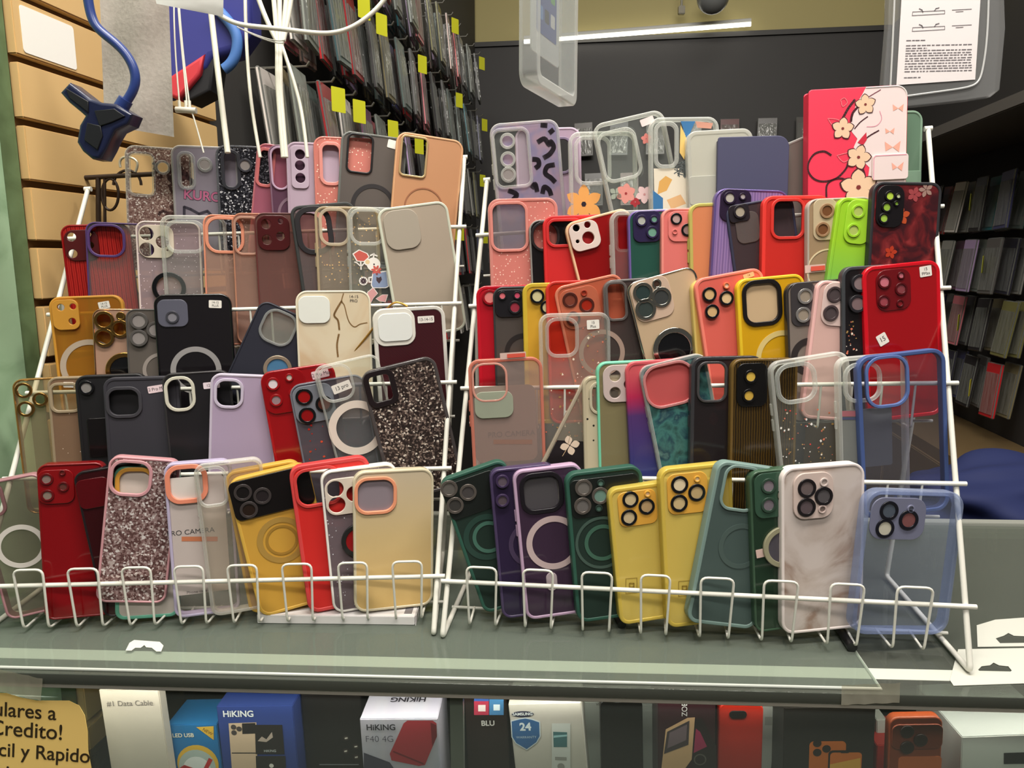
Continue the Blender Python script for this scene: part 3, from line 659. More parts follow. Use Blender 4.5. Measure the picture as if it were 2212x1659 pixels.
def geo(loc, q, W, H):
    bl = S((52, 110, 160), .45); yl = S((226, 190, 110), .45); crm = S((220, 210, 190), .5); or_ = S((210, 160, 84), .5); gd = S((90, 96, 96), .5)
    L = lambda p: [loc(*x) for x in p]; out = [(L([(1470, 262), (1502, 262), (1484, 302)]), bl), (L([(1470, 270), (1484, 302), (1478, 345), (1468, 330)]), yl, 1e-5), (L([(1412, 364), (1468, 364), (1490, 396), (1484, 470), (1414, 470)]), crm), (L([(1424, 392), (1438, 380), (1452, 388), (1440, 412), (1420, 420)]), or_, 2e-5), (L([(1409, 410), (1432, 428), (1432, 470), (1412, 470)]), bl, 3e-5), (L([(1440, 432), (1470, 420), (1482, 440), (1450, 452)]), S((214, 170, 120), .5), 3e-5), (L([(1502, 262), (1540, 266), (1536, 278), (1506, 276)]), S((196, 140, 120), .5))]
    rn = random.Random(4)
    for i in range(16): out += stroke(L([(1455 + rn.random() * 26, 350 + rn.random() * 40), (1462 + rn.random() * 26, 345 + rn.random() * 40)]), 2.4 * q, gd, 5e-5)
    return out
K(RR, 4, (1403, 254), (1553, 252), 'clear case with blue, yellow and cream geometric print and tall opening', CLR, RIMW,
  [('cut', 1417, 270, 1461, 358, RIMW, 10, .35), ('decal', 'printed_shapes', geo)], lip=4, dep=10)
K(RR, 4, (1482, 284), (1626, 276), 'frosted whitish clear case just left of the navy wallet case', T((206, 204, 190), .72, (240, 240, 232), .3), RIMW,
  [('plate', 1490, 382, 1548, 440, T((214, 214, 204), .5), .08, .8)], lip=5, dep=10)
def wallet(R, k, TL, TR, label, cover, back, feat, rad_l, rad_r, thick=.016, H=None, lay=0, yaw=4):
    n0 = R.u.cross(R.up).normalized(); o = R.O[k] + n0 * lay * .001; ys = math.radians(yaw)
    u2 = R.u * math.cos(ys) - n0 * math.sin(ys); n = u2.cross(R.up).normalized()
    a = at_plane(*TL, o, n0); b = at_plane(*TR, a, n); ex = b - a; W = ex.length; ex.normalize(); ey = n.cross(ex).normalized()
    if H is None: H = max(.14, min(.175, (min(a.z, b.z) - R.zs((a - R.F).dot(R.u), R.rz[k]) + .043) / ey.z))
    org = a + ex * W / 2 - ey * H
    root = empty('wallet_case', frame(org, ex, ey, n), label, 'wallet phone case', GROUPS[id(R)])
    q = W / math.hypot(TR[0] - TL[0], TR[1] - TL[1])
    def loc(px, py):
        p = at_plane(px, py, a, n) - org; return (p.dot(ex), p.dot(ey))
    def outline(r0, r1, inset=0):
        w, h = W - 2 * inset, H - 2 * inset; pts = []
        for sx, sy, a0, r in ((1, 1, 0, r1), (-1, 1, 90, r0), (-1, -1, 180, r0), (1, -1, 270, r1)):
            for i in range(7):
                t = math.radians(a0 + 15 * i); pts.append((sx * (w / 2 - r) + r * math.cos(t), H / 2 + sy * (h / 2 - r) + r * math.sin(t)))
        return pts
    slab('front_cover', [outline(rad_l, rad_r, .0008)], -.0022, 0, cover, root, .0008)
    slab('back_cover', [outline(rad_l, rad_r, .0008)], -thick, -thick + .0022, back, root, .0008)
    box('spine', (-W / 2, .003, -thick + .0006), (-W / 2 + .002, H - .003, -.0006), cover if cover.name.startswith('solid') else back, root, .0008)
    slab('inner_tray', [rrect(.002, H / 2, W - .012, H - .01, .009)], -thick + .0024, -.0024, S((40, 38, 44), .5), root)
    for f in feat: f(root, loc, q, W, H)
    return root
NVY = S((62, 62, 92), .6)
wallet(RR, 4, (1551, 296), (1706, 292), 'navy blue wallet case with rounded right corners left of the pink floral wallet', NVY, NVY, [], .002, .012, H=.15)
K(RR, 4, (1650, 330), (1800, 268), 'grey clear case with a white top edge showing between navy and pink wallets', T((120, 114, 108), .75), RIMW, [], lip=3, lay=-12, dep=7)
K(RR, 4, (1852, 242), (1994, 238), 'sage green clear case behind the pink floral wallet beside the rack post', T((110, 138, 116), .8, (190, 210, 196)), S((128, 156, 134), .35), [('plate', 1900, 372, 1990, 420, T((140, 170, 146), .8), .1, .8)], lip=3, lay=-14, dep=7)
PINKW = S((226, 48, 78), .5); WCV = S((226, 206, 204), .5)
def pinkart(root, loc, q, W, H):
    petal = S((226, 190, 158), .5); ctr = S((120, 40, 36), .5); ink = S((70, 20, 30), .5); pk = S((236, 120, 130), .5); bf = S((232, 164, 144), .5); lf = S((196, 30, 56), .5); rose = S((226, 150, 168), .5); wl = S((250, 214, 214), .5); gr = S((130, 70, 84), .5)
    L = lambda p: [loc(*x) for x in p]; CL = lambda p: curl(L(p)); P = []
    top = H - .0012; xr = W / 2 - .0012; r = .011
    arc = [(xr - r + r * math.sin(t), top - r + r * math.cos(t)) for t in [i * math.pi / 12 for i in range(7)]]
    x1, x2 = loc(1866, 300)[0], 0
    left = L([(1870, 190), (1862, 205), (1848, 228), (1843, 250), (1836, 270), (1840, 285), (1852, 300), (1844, 318), (1852, 335), (1866, 350), (1878, 362), (1874, 390), (1870, 430)])
    left[0] = (left[0][0], top)
    P.append(([(xr, .02)] + [(xr, top - r)] + arc[::-1] + left + [(left[-1][0], .02)], WCV))
    P += stroke(CL([(1795, 335), (1780, 327), (1760, 332), (1747, 350), (1746, 370), (1758, 386), (1778, 392), (1805, 386), (1826, 366), (1832, 350)]), 4 * q, ink, 2e-4)
    P += stroke(CL([(1785, 425), (1786, 400), (1800, 388), (1820, 386), (1838, 396)]), 4 * q, ink, 2e-4)
    P += stroke(CL([(1820, 256), (1832, 234), (1846, 216)]), 5 * q, ink, 2e-4) + stroke(CL([(1838, 262), (1842, 244), (1858, 226)]), 5 * q, ink, 2e-4) + stroke(CL([(1846, 278), (1858, 264), (1874, 252)]), 2.5 * q, ink, 2e-4) + stroke(CL([(1852, 330), (1870, 300), (1898, 282)]), 3 * q, ink, 2e-4) + stroke(CL([(1868, 395), (1866, 375), (1856, 352)]), 6 * q, ink, 2e-4) + stroke(CL([(1866, 216), (1885, 204), (1902, 194)]), 2 * q, gr, 2e-4)
    for (x, y, R, a) in ((1869, 226, 22, .4), (1820, 278, 24, .2), (1854, 340, 27, 0), (1854, 405, 40, .35)):
        P += [(p[0], p[1], 4e-4 + (p[2] if len(p) > 2 else 0)) for p in flower(*loc(x, y), R * q, 5, petal, ctr, a, .8, ink)]
    for pts in ([(1852, 308), (1862, 296), (1871, 286), (1872, 302), (1864, 314)],): P.append((L(pts), lf, 3e-4))
    for pts in ([(1808, 336), (1834, 330), (1838, 340), (1822, 350), (1808, 336)], [(1788, 256), (1808, 258), (1818, 266), (1800, 272), (1788, 256)], [(1816, 216), (1824, 212), (1830, 222), (1820, 230), (1816, 216)]): P += stroke(CL(pts), 1.6 * q, pk, 2e-4)
    for (x, y, s) in ((1940, 234, 12), (1922, 284, 10), (1928, 318, 17), (1936, 358, 11)):
        P += [(L([(x, y), (x - s, y - s * .7), (x - s * .9, y + s * .5)]), bf, 2e-4), (L([(x, y), (x + s, y - s * .8), (x + s * .8, y + s * .6)]), bf, 2.2e-4)]
    P += stroke(CL([(1900, 240), (1904, 258), (1892, 272), (1872, 274)]), 1.6 * q, rose, 2e-4)
    decal('printed_flowers', P, root, .0002)
    M = Matrix.Translation((0, 0, 0))
    x0, y1 = loc(1884, 336); x9, y0 = loc(1957, 386)
    slab('clasp_flap', [rrect((x0 + xr + .002) / 2, (y0 + y1) / 2, xr + .002 - x0, y1 - y0, .003)], .0004, .0022, WCV, root, .0004)
    decal('clasp_print', stroke([(x0 + .001, y0), (x0 + .001, y1 - .003), (x0 + .003, y1 - .001), (xr, y1 - .001)], 1.6 * q, rose) + [(L([(1936, 362), (1924, 352), (1926, 368)]), bf), (L([(1936, 362), (1950, 350), (1946, 370)]), bf, 1e-5)], root, .0024)
    tube('cover_edge', [(xr - .0002, .02, 0), (xr - .0002, top - r, 0)] + [(p[0], p[1], 0) for p in arc[::-1]] + [(left[0][0], top, 0)], .0008, S((240, 226, 222), .4), root)
wallet(RR, 4, (1747, 194), (1962, 182), 'hot pink wallet case printed with cream flowers and a white side flap', PINKW, PINKW, [pinkart], .003, .012, .018, lay=2)
# ---- right rack, fourth tier ------------------------------------------------
PKG2 = SPECK('salmon_glitter', (224, 136, 126), (250, 214, 200), 420, .3, .88, (245, 190, 180), .3)
K(RR, 3, (1053, 430), (1204, 426), 'clear case with pink frame and pink glitter lower half, leftmost of its row', PKG2, T((236, 158, 148), .75, (250, 210, 200)),
  [('cut', 1062, 440, 1138, 540, S((222, 140, 130), .35), 7, .25), ('insert', 1058, 436, 1146, 546, T((180, 170, 176), .25), .2, 'camera_window'), ('btn', S((60, 50, 52), .4))], lip=4, dep=10)
K(RR, 3, (1142, 476), (1284, 470), 'black sparkle case with thin white edge half hidden by the red silicone case', SPECK('black_sparkle', (24, 22, 24), (220, 210, 210), 300, .1, 1.0, amount=.2), T((170, 168, 164), .7),
  [('cut', 1148, 482, 1206, 540, S((40, 34, 36), .3), 6, .45)], lip=2, lay=-3)
REDS = S((204, 28, 30), .5); REDL = S((214, 40, 42), .45)
K(RR, 3, (1172, 467), (1316, 462), 'red silicone case with large open camera hole behind the cream-framed case', REDS, REDL,
  [('cut', 1183, 476, 1258, 530, S((206, 40, 40), .45), 7, .3)], lip=4)
PCH = S((232, 190, 152), .45); CWH = S((222, 204, 196), .45)
K(RR, 3, (1217, 484), (1358, 446), 'cream-framed case with white two-lens camera plate over a red back', T((156, 24, 26), .72, (220, 110, 105)), PCH,
  [('island', 1220, 474, 1294, 541, CWH, [(1244, 493, 14), (1268, 486, 8), (1270, 514, 14), (1247, 522, 5)], 3)], lip=3, lay=1)
K(RR, 3, (1318, 456), (1462, 450), 'bubbly-edged clear case left of the dark purple camera plate case', CLR, RIMW, [('cut', 1332, 466, 1362, 540, CLR, 5, .3), ('btn',)], lip=4, dep=10)
NVC = S((44, 36, 70), .25)
K(RR, 3, (1356, 456), (1498, 450), 'green see-through case with purple edge and dark purple camera plate', T((48, 92, 80), .75, (150, 190, 178)), S((112, 92, 158), .3),
  [('plate', 1368, 458, 1427, 521, NVC), ('lens', 1385, 477, 11, NVC, S((176, 178, 170), .3)), ('lens', 1412, 474, 8, NVC, S((104, 150, 130), .3)), ('lens', 1408, 502, 12, NVC, S((110, 156, 136), .3))], lip=2.4)
PK3 = S((216, 112, 106), .4)
K(RR, 3, (1429, 450), (1572, 448), 'salmon pink case with two black-ringed lenses beside a yellowed clear edge', PK3, S((232, 140, 130), .4),
  [('plate', 1444, 458, 1510, 520, S((220, 120, 114), .4), .25, 1.2), ('lens', 1460, 473, 11, BLKG, S((180, 150, 146), .2), 1.2), ('lens', 1484, 497, 12, BLKG, S((150, 120, 118), .2), 1.2), ('lens', 1457, 501, 5, S((206, 110, 104), .4), PK3, 1.2)], lip=3)
K(RR, 3, (1488, 440), (1632, 434), 'orange-backed case with greenish-yellow clear bumper edge', S((206, 126, 84), .4), T((214, 212, 120), .6, (240, 240, 180)), [('btn',)], lip=4, dep=10)
PUR = WAVE('purple_brushed', [(0, (120, 98, 150)), (.5, (150, 122, 172)), (1, (112, 90, 138))], 50, .25, 'X', .5)
K(RR, 3, (1545, 406), (1706, 412), 'shiny violet case with dark camera plate and white lens holes', PUR, S((104, 86, 146), .2, .3),
  [('plate', 1556, 412, 1620, 476, S((40, 28, 50), .25)), ('lens', 1575, 428, 12, S((40, 28, 50), .25), S((176, 170, 160), .3)), ('lens', 1603, 425, 7, S((40, 28, 50), .25), S((170, 160, 160), .3))], lip=2.6)
K(RR, 3, (1566, 446), (1712, 420), 'dark navy framed smoky case with one pale lens in front of the violet case', T((80, 66, 70), .6, (170, 160, 162)), S((48, 50, 72), .45),
  [('plate', 1574, 437, 1617, 478, S((36, 30, 36), .3)), ('lens', 1597, 458, 13, S((36, 30, 36), .3), S((162, 152, 136), .3)), ('plate', 1590, 460, 1640, 523, T((120, 108, 106), .5), .3, .6)], lip=3)
K(RR, 3, (1648, 423), (1792, 421), 'vermilion silicone case with raised camera frame, a white rail seen through it', S((190, 34, 26), .45), S((222, 52, 44), .45),
  [('cut', 1668, 434, 1735, 512, S((206, 50, 42), .4), 7, .26)], lip=4.5, dep=10)
K(RR, 3, (1744, 430), (1886, 424), 'tan clear case with two brown lens holes between vermilion and lime cases', T((176, 150, 118), .72, (225, 208, 185)), T((210, 200, 190), .6),
  [('plate', 1757, 433, 1806, 516, S((188, 170, 138), .35), .3, 1), ('lens', 1785, 456, 14, S((150, 116, 84), .4), S((112, 72, 44), .3), 1), ('lens', 1776, 496, 14, S((150, 116, 84), .4), S((112, 72, 44), .3), 1), ('ring', 1788, 585, 46, 3, S((214, 196, 160), .3)), ('tab', 1760, 580, 44, 16, 2)], lip=2.4)
LIME = GRAD('lime_mint_dye', 1, .02, .09, [(0, (96, 176, 130)), (.5, (130, 190, 70)), (1, (150, 200, 40))], .4)
K(RR, 3, (1812, 424), (1955, 440), 'lime green case with two raised round lens covers, tilted right', LIME, LIME,
  [('plate', 1826, 436, 1880, 524, S((156, 206, 50), .35), .35, 1.4), ('lens', 1852, 457, 13, S((150, 200, 44), .35), S((170, 186, 96), .4), 1.4), ('lens', 1842, 498, 13, S((150, 200, 44), .35), S((170, 186, 96), .4), 1.4)], lip=4, dep=10)
DRF = NOISE('dark_floral_print', [(0, (26, 16, 22)), (.42, (58, 22, 28)), (.55, (96, 28, 32)), (.68, (130, 44, 46)), (1, (150, 90, 84))], 45, 5, 1.2, .3)
K(RR, 3, (1886, 392), (2036, 394), 'black-edged case with dark red floral print and green camera holes', DRF, S((40, 40, 44), .45),
  [('plate', 1893, 404, 1950, 488, S((20, 17, 20), .3), .35), ('lens', 1920, 424, 10, S((20, 17, 20), .3), S((176, 206, 70), .4)), ('lens', 1913, 448, 10, S((20, 17, 20), .3), S((140, 176, 60), .4)), ('lens', 1907, 472, 10, S((20, 17, 20), .3), S((150, 186, 70), .4)), ('lens', 1938, 424, 5.5, S((20, 17, 20), .3), S((196, 206, 160), .4)), ('lens', 1934, 440, 5, S((20, 17, 20), .3), S((120, 160, 50), .4)), ('decal', 'floral_print', lambda loc, q, W, H: flower(*loc(1946, 466), 20 * q, 5, S((176, 70, 30), .5), S((220, 140, 60), .5), .3, .7) + flower(*loc(1924, 545), 14 * q, 5, S((170, 50, 20), .5), None, .1, .7) + flower(*loc(2000, 410), 16 * q, 5, S((150, 120, 110), .5), None, .6, .6) + flower(*loc(1975, 420), 16 * q, 5, S((150, 60, 64), .5), None, 0, .7))], lip=3.4, dep=10, lay=2)
# ---- right rack, middle tier -------------------------------------------
K(RR, 2, (1028, 618), (1172, 614), 'red clear-sided case with pink lens hole, leftmost of the right middle row', S((182, 22, 38), .25), S((196, 24, 42), .2, 0, .6),
  [('lens', 1058, 642, 15, S((150, 16, 28), .25), S((222, 130, 126), .4))], lip=4)
K(RR, 2, (1064, 620), (1208, 616), 'grey smoked case with black camera plate and pink lens dots', T((92, 84, 80), .75, (170, 165, 160)), S((58, 60, 62), .3),
  [('plate', 1070, 627, 1132, 684, S((30, 28, 32), .25)), ('lens', 1085, 639, 8.5, S((30, 28, 32), .25), S((222, 110, 120), .4)), ('lens', 1117, 638, 8, S((30, 28, 32), .25), S((206, 76, 106), .4)), ('lens', 1112, 664, 13, S((30, 28, 32), .25), S((150, 44, 62), .4)), ('ring', 1130, 760, 40, 10, S((38, 34, 34), .4))], lip=2.2)
YL2 = T((226, 176, 60), .8, (245, 220, 130)); YLR = T((232, 200, 70), .75, (250, 235, 150))
K(RR, 2, (1128, 612), (1272, 608), 'yellow case with one black-ringed pale lens between grey and red-orange cases', YL2, YLR,
  [('lens', 1160, 640, 14, BLKG, S((206, 196, 150), .3)), ('lens', 1182, 664, 14, BLKG, S((206, 196, 150), .3))], lip=5, dep=10)
K(RR, 2, (1178, 608), (1322, 602), 'red-orange clear case standing behind the peach lens case', T((200, 46, 26), .8, (240, 140, 110)), S((206, 50, 40), .35), [], lip=3.4)
PEA = T((214, 112, 82), .62, (242, 185, 160))
K(RR, 2, (1194, 622), (1340, 588), 'peach see-through case with black-ringed lens holes in a raised panel', PEA, T((232, 140, 112), .75, (248, 200, 180)),
  [('plate', 1212, 622, 1296, 706, T((216, 122, 92), .6), .25, 1), ('lens', 1231, 648, 15, S((74, 30, 22), .3), S((120, 60, 46), .2), 1), ('lens', 1267, 659, 15, S((74, 30, 22), .3), S((150, 36, 20), .2), 1), ('lens', 1238, 688, 14, S((74, 30, 22), .3), S((190, 90, 66), .2), 1), ('lens', 1261, 633, 6, S((150, 50, 30), .3), S((150, 50, 30), .3), 1)], lip=3.4)
K(RR, 2, (1302, 606), (1446, 596), 'dark grey clear case with grey magnetic ring left of the chrome-edged case', T((92, 80, 78), .5, (175, 165, 160)), T((120, 114, 112), .7),
  [('ring', 1300, 762, 50, 10, S((160, 134, 122), .5)), ('cut', 1310, 612, 1352, 690, T((120, 112, 110), .6), 6, .3)], lip=3, lay=-1)
BEI = S((190, 164, 134), .3)
K(RR, 2, (1350, 614), (1500, 572), 'beige case with chrome edge, chrome lens cluster and black mirror ring holder', BEI, CHROME,
  [('plate', 1366, 594, 1450, 690, S((196, 170, 150), .3), .25, 1), ('lens', 1388, 632, 20, CHROME, S((46, 60, 60), .1), 1), ('lens', 1394, 668, 21, CHROME, S((56, 64, 62), .1), 1), ('lens', 1428, 642, 20, CHROME, S((60, 62, 62), .1), 1), ('lens', 1418, 613, 9, CHROME, S((66, 48, 40), .2), 1), ('disc', 1455, 754, 46, BLKG, CHROME)], lip=2.4, lay=1)
K(RR, 2, (1492, 606), (1636, 592), 'case with yellow clear edge peeking from behind the salmon lens case', T((226, 190, 100), .7, (245, 225, 160)), T((232, 206, 120), .8, (248, 232, 170)), [], lip=3, lay=-5)
SAL = S((214, 96, 84), .4)
K(RR, 2, (1498, 604), (1646, 576), 'salmon case with three black-ringed gold lenses and small size sticker', SAL, S((236, 128, 112), .4),
  [('lens', 1531, 636, 14, BLKG, S((206, 170, 120), .15)), ('lens', 1568, 644, 14, BLKG, S((214, 184, 140), .15)), ('lens', 1537, 673, 14, BLKG, S((206, 170, 120), .15)), ('stick', 1617, 595, 24, 10, 8, '14', S((232, 170, 130), .6)), ('lens', 1568, 617, 6, S((222, 110, 70), .4), S((240, 200, 170), .3))], lip=3.6)
YEP = T((222, 170, 28), .8, (245, 220, 110))
K(RR, 2, (1590, 604), (1737, 590), 'bright yellow case with thick black square camera frame and pale magnetic ring', YEP, S((228, 190, 40), .4),
  [('cut', 1608, 610, 1684, 698, S((24, 20, 20), .3), 11, .3), ('insert', 1600, 604, 1692, 706, S((196, 168, 132), .4), .2, 'grey_lining'), ('ring', 1690, 772, 58, 11, S((214, 190, 120), .5))], lip=3.6)
K(RR, 2, (1698, 612), (1842, 600), 'dark-edged clear case with two grey lenses in a silver-outlined plate', T((150, 138, 130), .6, (215, 208, 200)), S((52, 48, 48), .2),
  [('plate', 1709, 612, 1760, 702, S((60, 56, 58), .2), .3, 1), ('lens', 1738, 640, 15, S((150, 146, 144), .15, .5), S((146, 134, 120), .3), 1), ('lens', 1734, 680, 15, S((150, 146, 144), .15, .5), S((146, 134, 120), .3), 1), ('ring', 1748, 770, 40, 14, S((40, 34, 34), .4))], lip=2.4)
PKB = S((204, 166, 158), .4)
K(RR, 2, (1766, 604), (1908, 616), 'pale pink case tilted right with two dark mirrored lenses', PKB, S((228, 178, 174), .4),
  [('plate', 1776, 614, 1850, 702, S((212, 186, 180), .35), .3, 1.2), ('lens', 1801, 636, 15, S((70, 58, 60), .15), S((76, 66, 68), .12), 1.4), ('lens', 1793, 676, 15, S((70, 58, 60), .15), S((76, 66, 68), .12), 1.4)], lip=3.6)
K(RR, 2, (1818, 577), (1962, 568), 'black case with gold flecks down its side left of the big red case', S((24, 20, 22), .3), S((62, 64, 68), .4),
  [('lens', 1855, 612, 17, S((40, 38, 42), .2), S((130, 112, 114), .2)), ('lens', 1850, 656, 17, S((40, 38, 42), .2), S((120, 100, 102), .2)), specks('gold_flecks', 24, 1828, 690, 1852, 765, FLK, 1.5, 4, seed=9)], lip=4)
K(RR, 2, (1862, 577), (2030, 560), 'large glossy red case with four pinkish lens holes and two size stickers', S((156, 14, 22), .14, 0, .6, .5), S((206, 18, 34), .16, 0, .6, .5),
  [('plate', 1893, 584, 1966, 668, S((104, 18, 24), .2), .28, .8), ('lens', 1909, 609, 13, S((80, 14, 20), .2), S((196, 110, 124), .3), .8), ('lens', 1945, 624, 12, S((80, 14, 20), .2), S((130, 62, 68), .3), .8), ('lens', 1908, 651, 12, S((80, 14, 20), .2), S((150, 66, 76), .3), .8), ('lens', 1945, 595, 7, S((80, 14, 20), .2), S((196, 110, 124), .3), .8), ('lens', 1943, 655, 7, S((80, 14, 20), .2), S((130, 30, 36), .3), .8),
   ('stick', 1999, 586, 26, 22, 4, '15\nPMax'), ('stick', 1906, 733, 22, 24, 25, '15')], lip=4.4, dep=10)
# ---- right rack, second tier (with one lower clear case leaning in front) ---------------
K(RR, 2, (1164, 678), (1318, 674), 'clear case full of gold flakes leaning low in front of the peach case', CLR2, RIMW,
  [('cut', 1182, 690, 1246, 768, RIMC, 8, .32), ('stick', 1281, 701, 27, 20, 2, '15\nPlus'), specks('gold_flakes', 110, 1175, 700, 1316, 990, FLK, 1.6, 4.4, seed=3)], lip=3.6, lay=14, H=.158)
PKCD = S((158, 128, 118), .5)
K(RR, 1, (1010, 778), (1171, 770), 'clear case with rosy bumper holding a printed grey paper card', T((214, 196, 190), .2, (240, 230, 226)), T((228, 140, 120), .62, (245, 205, 195)),
  [('cut', 1022, 786, 1094, 866, T((226, 160, 144), .8), 4, .34), ('insert', 1024, 832, 1160, 1000, S((150, 132, 120), .6), .12), ('plate', 1026, 846, 1108, 902, T((190, 196, 176), .55, (225, 232, 220), .35), .3, 1.4), ('text', 1105, 938, 17, 'PRO CAMERA', S((110, 96, 92), .6), 0, -1.1),
   ('decal', 'card_bar', lambda loc, q, W, H: [([loc(*p) for p in ((1066, 950), (1150, 950), (1150, 960), (1066, 960))], S((150, 100, 72), .5), -.0013)]), ('btn',), ('tab', 1108, 768, 56, 14, 1)], lip=3.6, dep=10)
BLKF = S((26, 20, 22), .4)
K(RR, 1, (1268, 805), (1396, 868), 'clear case leaning steeply right showing a black back with cream blossom', T((220, 212, 196), .12), T((200, 188, 168), .6, (235, 228, 215)),
  [('decal', 'printed_blossom', lambda loc, q, W, H: [([(-W * .44, .004), (W * .44, .004), (W * .44, H * .62), (-W * .44, H * .42)], BLKF, -1e-4)] + flower(*loc(1231, 962), 22 * q, 4, S((224, 202, 180), .5), None, .7, .8) + stroke([loc(1215, 985), loc(1224, 970), loc(1232, 940)], 1.2 * q, S((200, 170, 130), .5), 1e-5))], lip=3.6, lay=-4, yaw=6)
K(RR, 1, (1258, 814), (1402, 808), 'cream case speckled black with clear edge left of the mint-framed case', SPECK('cream_black_speck', (196, 184, 156), (40, 40, 36), 180, .22, 1.0, amount=.3), T((212, 200, 172), .7, (240, 232, 218)),
  [('cut', 1276, 826, 1340, 892, T((206, 196, 170), .8), 6, .3)], lip=3.6)
MINT = S((120, 206, 172), .4)
K(RR, 1, (1288, 783), (1436, 776), 'mint green framed case with grey lens plate', T((150, 140, 104), .65, (210, 205, 180)), MINT,
  [('island', 1302, 788, 1382, 868, S((196, 178, 174), .4), [(1328, 812, 13), (1328, 848, 13), (1358, 830, 12)])], lip=2.8)
PPB = GRAD('pink_violet_dye', 1, .05, .15, [(0, (60, 66, 130)), (.55, (90, 60, 120)), (.75, (196, 50, 90)), (1, (222, 96, 104))], .2, .8, (215, 150, 175))
K(RR, 1, (1350, 783), (1494, 772), 'case fading from coral pink to violet blue beside the mint frame', PPB, PPB, [], lip=4)
GAL = NOISE('teal_galaxy_glitter', [(0, (20, 26, 30)), (.38, (36, 58, 58)), (.5, (70, 122, 118)), (.58, (40, 70, 84)), (.68, (110, 150, 140)), (1, (110, 120, 60))], 38, 6, .3, .3, .88, (180, 210, 205))
K(RR, 1, (1378, 794), (1524, 760), 'clear-topped case with teal galaxy glitter and pink tinted camera opening', GAL, RIMW,
  [('insert', 1382, 778, 1520, 890, T((222, 110, 110), .55, (245, 190, 190)), .1, 'tinted_window'), ('cut', 1386, 784, 1500, 876, T((230, 150, 150), .6), 6, .36), ('btn',)], lip=4, dep=10, lay=1)
K(RR, 1, (1494, 771), (1650, 768), 'black smoky clear case holding a paper insert right of the teal galaxy case', T((48, 42, 44), .62, (140, 135, 135)), T((64, 64, 68), .75, (150, 150, 152)),
  [('cut', 1508, 784, 1568, 866, T((80, 78, 80), .7), 5, .3), ('insert', 1508, 886, 1580, 1010, T((70, 72, 62), .7), .05), ('decal', 'card_print', lambda loc, q, W, H: [(circ(*loc(1542, 905), 10 * q, 12, 14 * q), S((150, 60, 56), .5), -.001)]), ('btn',)], lip=4, dep=10)
AMB = WAVE('amber_smoke_clear', [(0, (48, 36, 20)), (.5, (92, 70, 30)), (1, (40, 32, 24))], 60, .15, 'X', 1, .78, (160, 140, 90))
K(RR, 1, (1580, 776), (1724, 772), 'amber smoked case with black camera plate and two yellow lens dots', AMB, T((120, 94, 50), .75, (200, 175, 120)),
  [('plate', 1592, 786, 1656, 876, S((18, 16, 16), .2)), ('lens', 1620, 813, 13, S((18, 16, 16), .2), S((206, 172, 76), .3)), ('lens', 1616, 854, 13, S((18, 16, 16), .2), S((198, 162, 70), .3))], lip=3)
K(RR, 1, (1660, 784), (1832, 756), 'clear ridged case with floating heart confetti behind the marble case', CLR, RIMW,
  [('cut', 1680, 788, 1760, 866, RIMC, 10, .34), specks('heart_confetti', 70, 1680, 880, 1800, 1010, FLK + [S((214, 74, 70), .4), S((240, 236, 230), .3)], 1.6, 4, seed=8), ('btn',)], lip=4, dep=10)
K(RR, 1, (1808, 774), (1962, 760), 'clear case with a striped card inside just left of the blue-framed case', CLR, RIMW,
  [('cut', 1826, 788, 1900, 864, RIMC, 9, .34), ('insert', 1818, 884, 1930, 1010, S((120, 118, 118), .5), .05), ('decal', 'card_print', lambda loc, q, W, H: [([loc(*p) for p in ((1820, 888), (1850, 888), (1850, 900), (1820, 900))], S((170, 92, 104), .5), -.0012), ([loc(*p) for p in ((1820, 902), (1850, 902), (1850, 907), (1820, 907))], S((60, 66, 110), .5), -.0012)]), ('btn',)], lip=4, dep=10)
BLU = S((66, 86, 138), .5)
K(RR, 1, (1850, 772), (2042, 750), 'blue silicone framed case with clear back, last of its row', T((170, 170, 180), .04, (232, 232, 240)), BLU,
  [('cut', 1872, 772, 1960, 876, S((84, 106, 160), .5), 7, .34)], lip=4.4, dep=10, lay=2)
# ---- right rack, front tier ---------------------------------------------
DGR = S((17, 40, 32), .6); DGL = S((40, 84, 70), .55); LR = S((120, 112, 106), .2, .6)
K(RR, 0, (946, 1040), (1090, 990), 'dark green case with three lens rings leaning left beside the rack post', DGR, DGL,
  [('plate', 948, 1032, 1080, 1112, S((26, 30, 28), .3), .14, .8), ('lens', 970, 1055, 17, LR, S((96, 92, 88), .12), 1), ('lens', 1011, 1063, 17, LR, S((70, 66, 66), .12), 1), ('lens', 983, 1091, 17, LR, S((60, 58, 56), .12), 1),
   ('ring', 1052, 1160, 52, 12, S((40, 66, 58), .4)), ('ring', 1056, 1160, 36, 8, S((70, 110, 96), .35))], lip=3.6, dep=9)
DPU = T((52, 40, 70), .75, (130, 118, 150))
K(RR, 0, (1056, 1016), (1200, 1000), 'dark purple see-through case between the green case and lilac-rimmed case', DPU, T((84, 70, 106), .75, (170, 155, 190)),
  [('lens', 1085, 1039, 13, S((60, 46, 76), .3), S((92, 80, 92), .3)), ('lens', 1085, 1080, 13, S((60, 46, 76), .3), S((84, 72, 80), .3)), ('ring', 1150, 1175, 52, 10, S((70, 56, 84), .4))], lip=3)
LRM = S((186, 156, 184), .35)
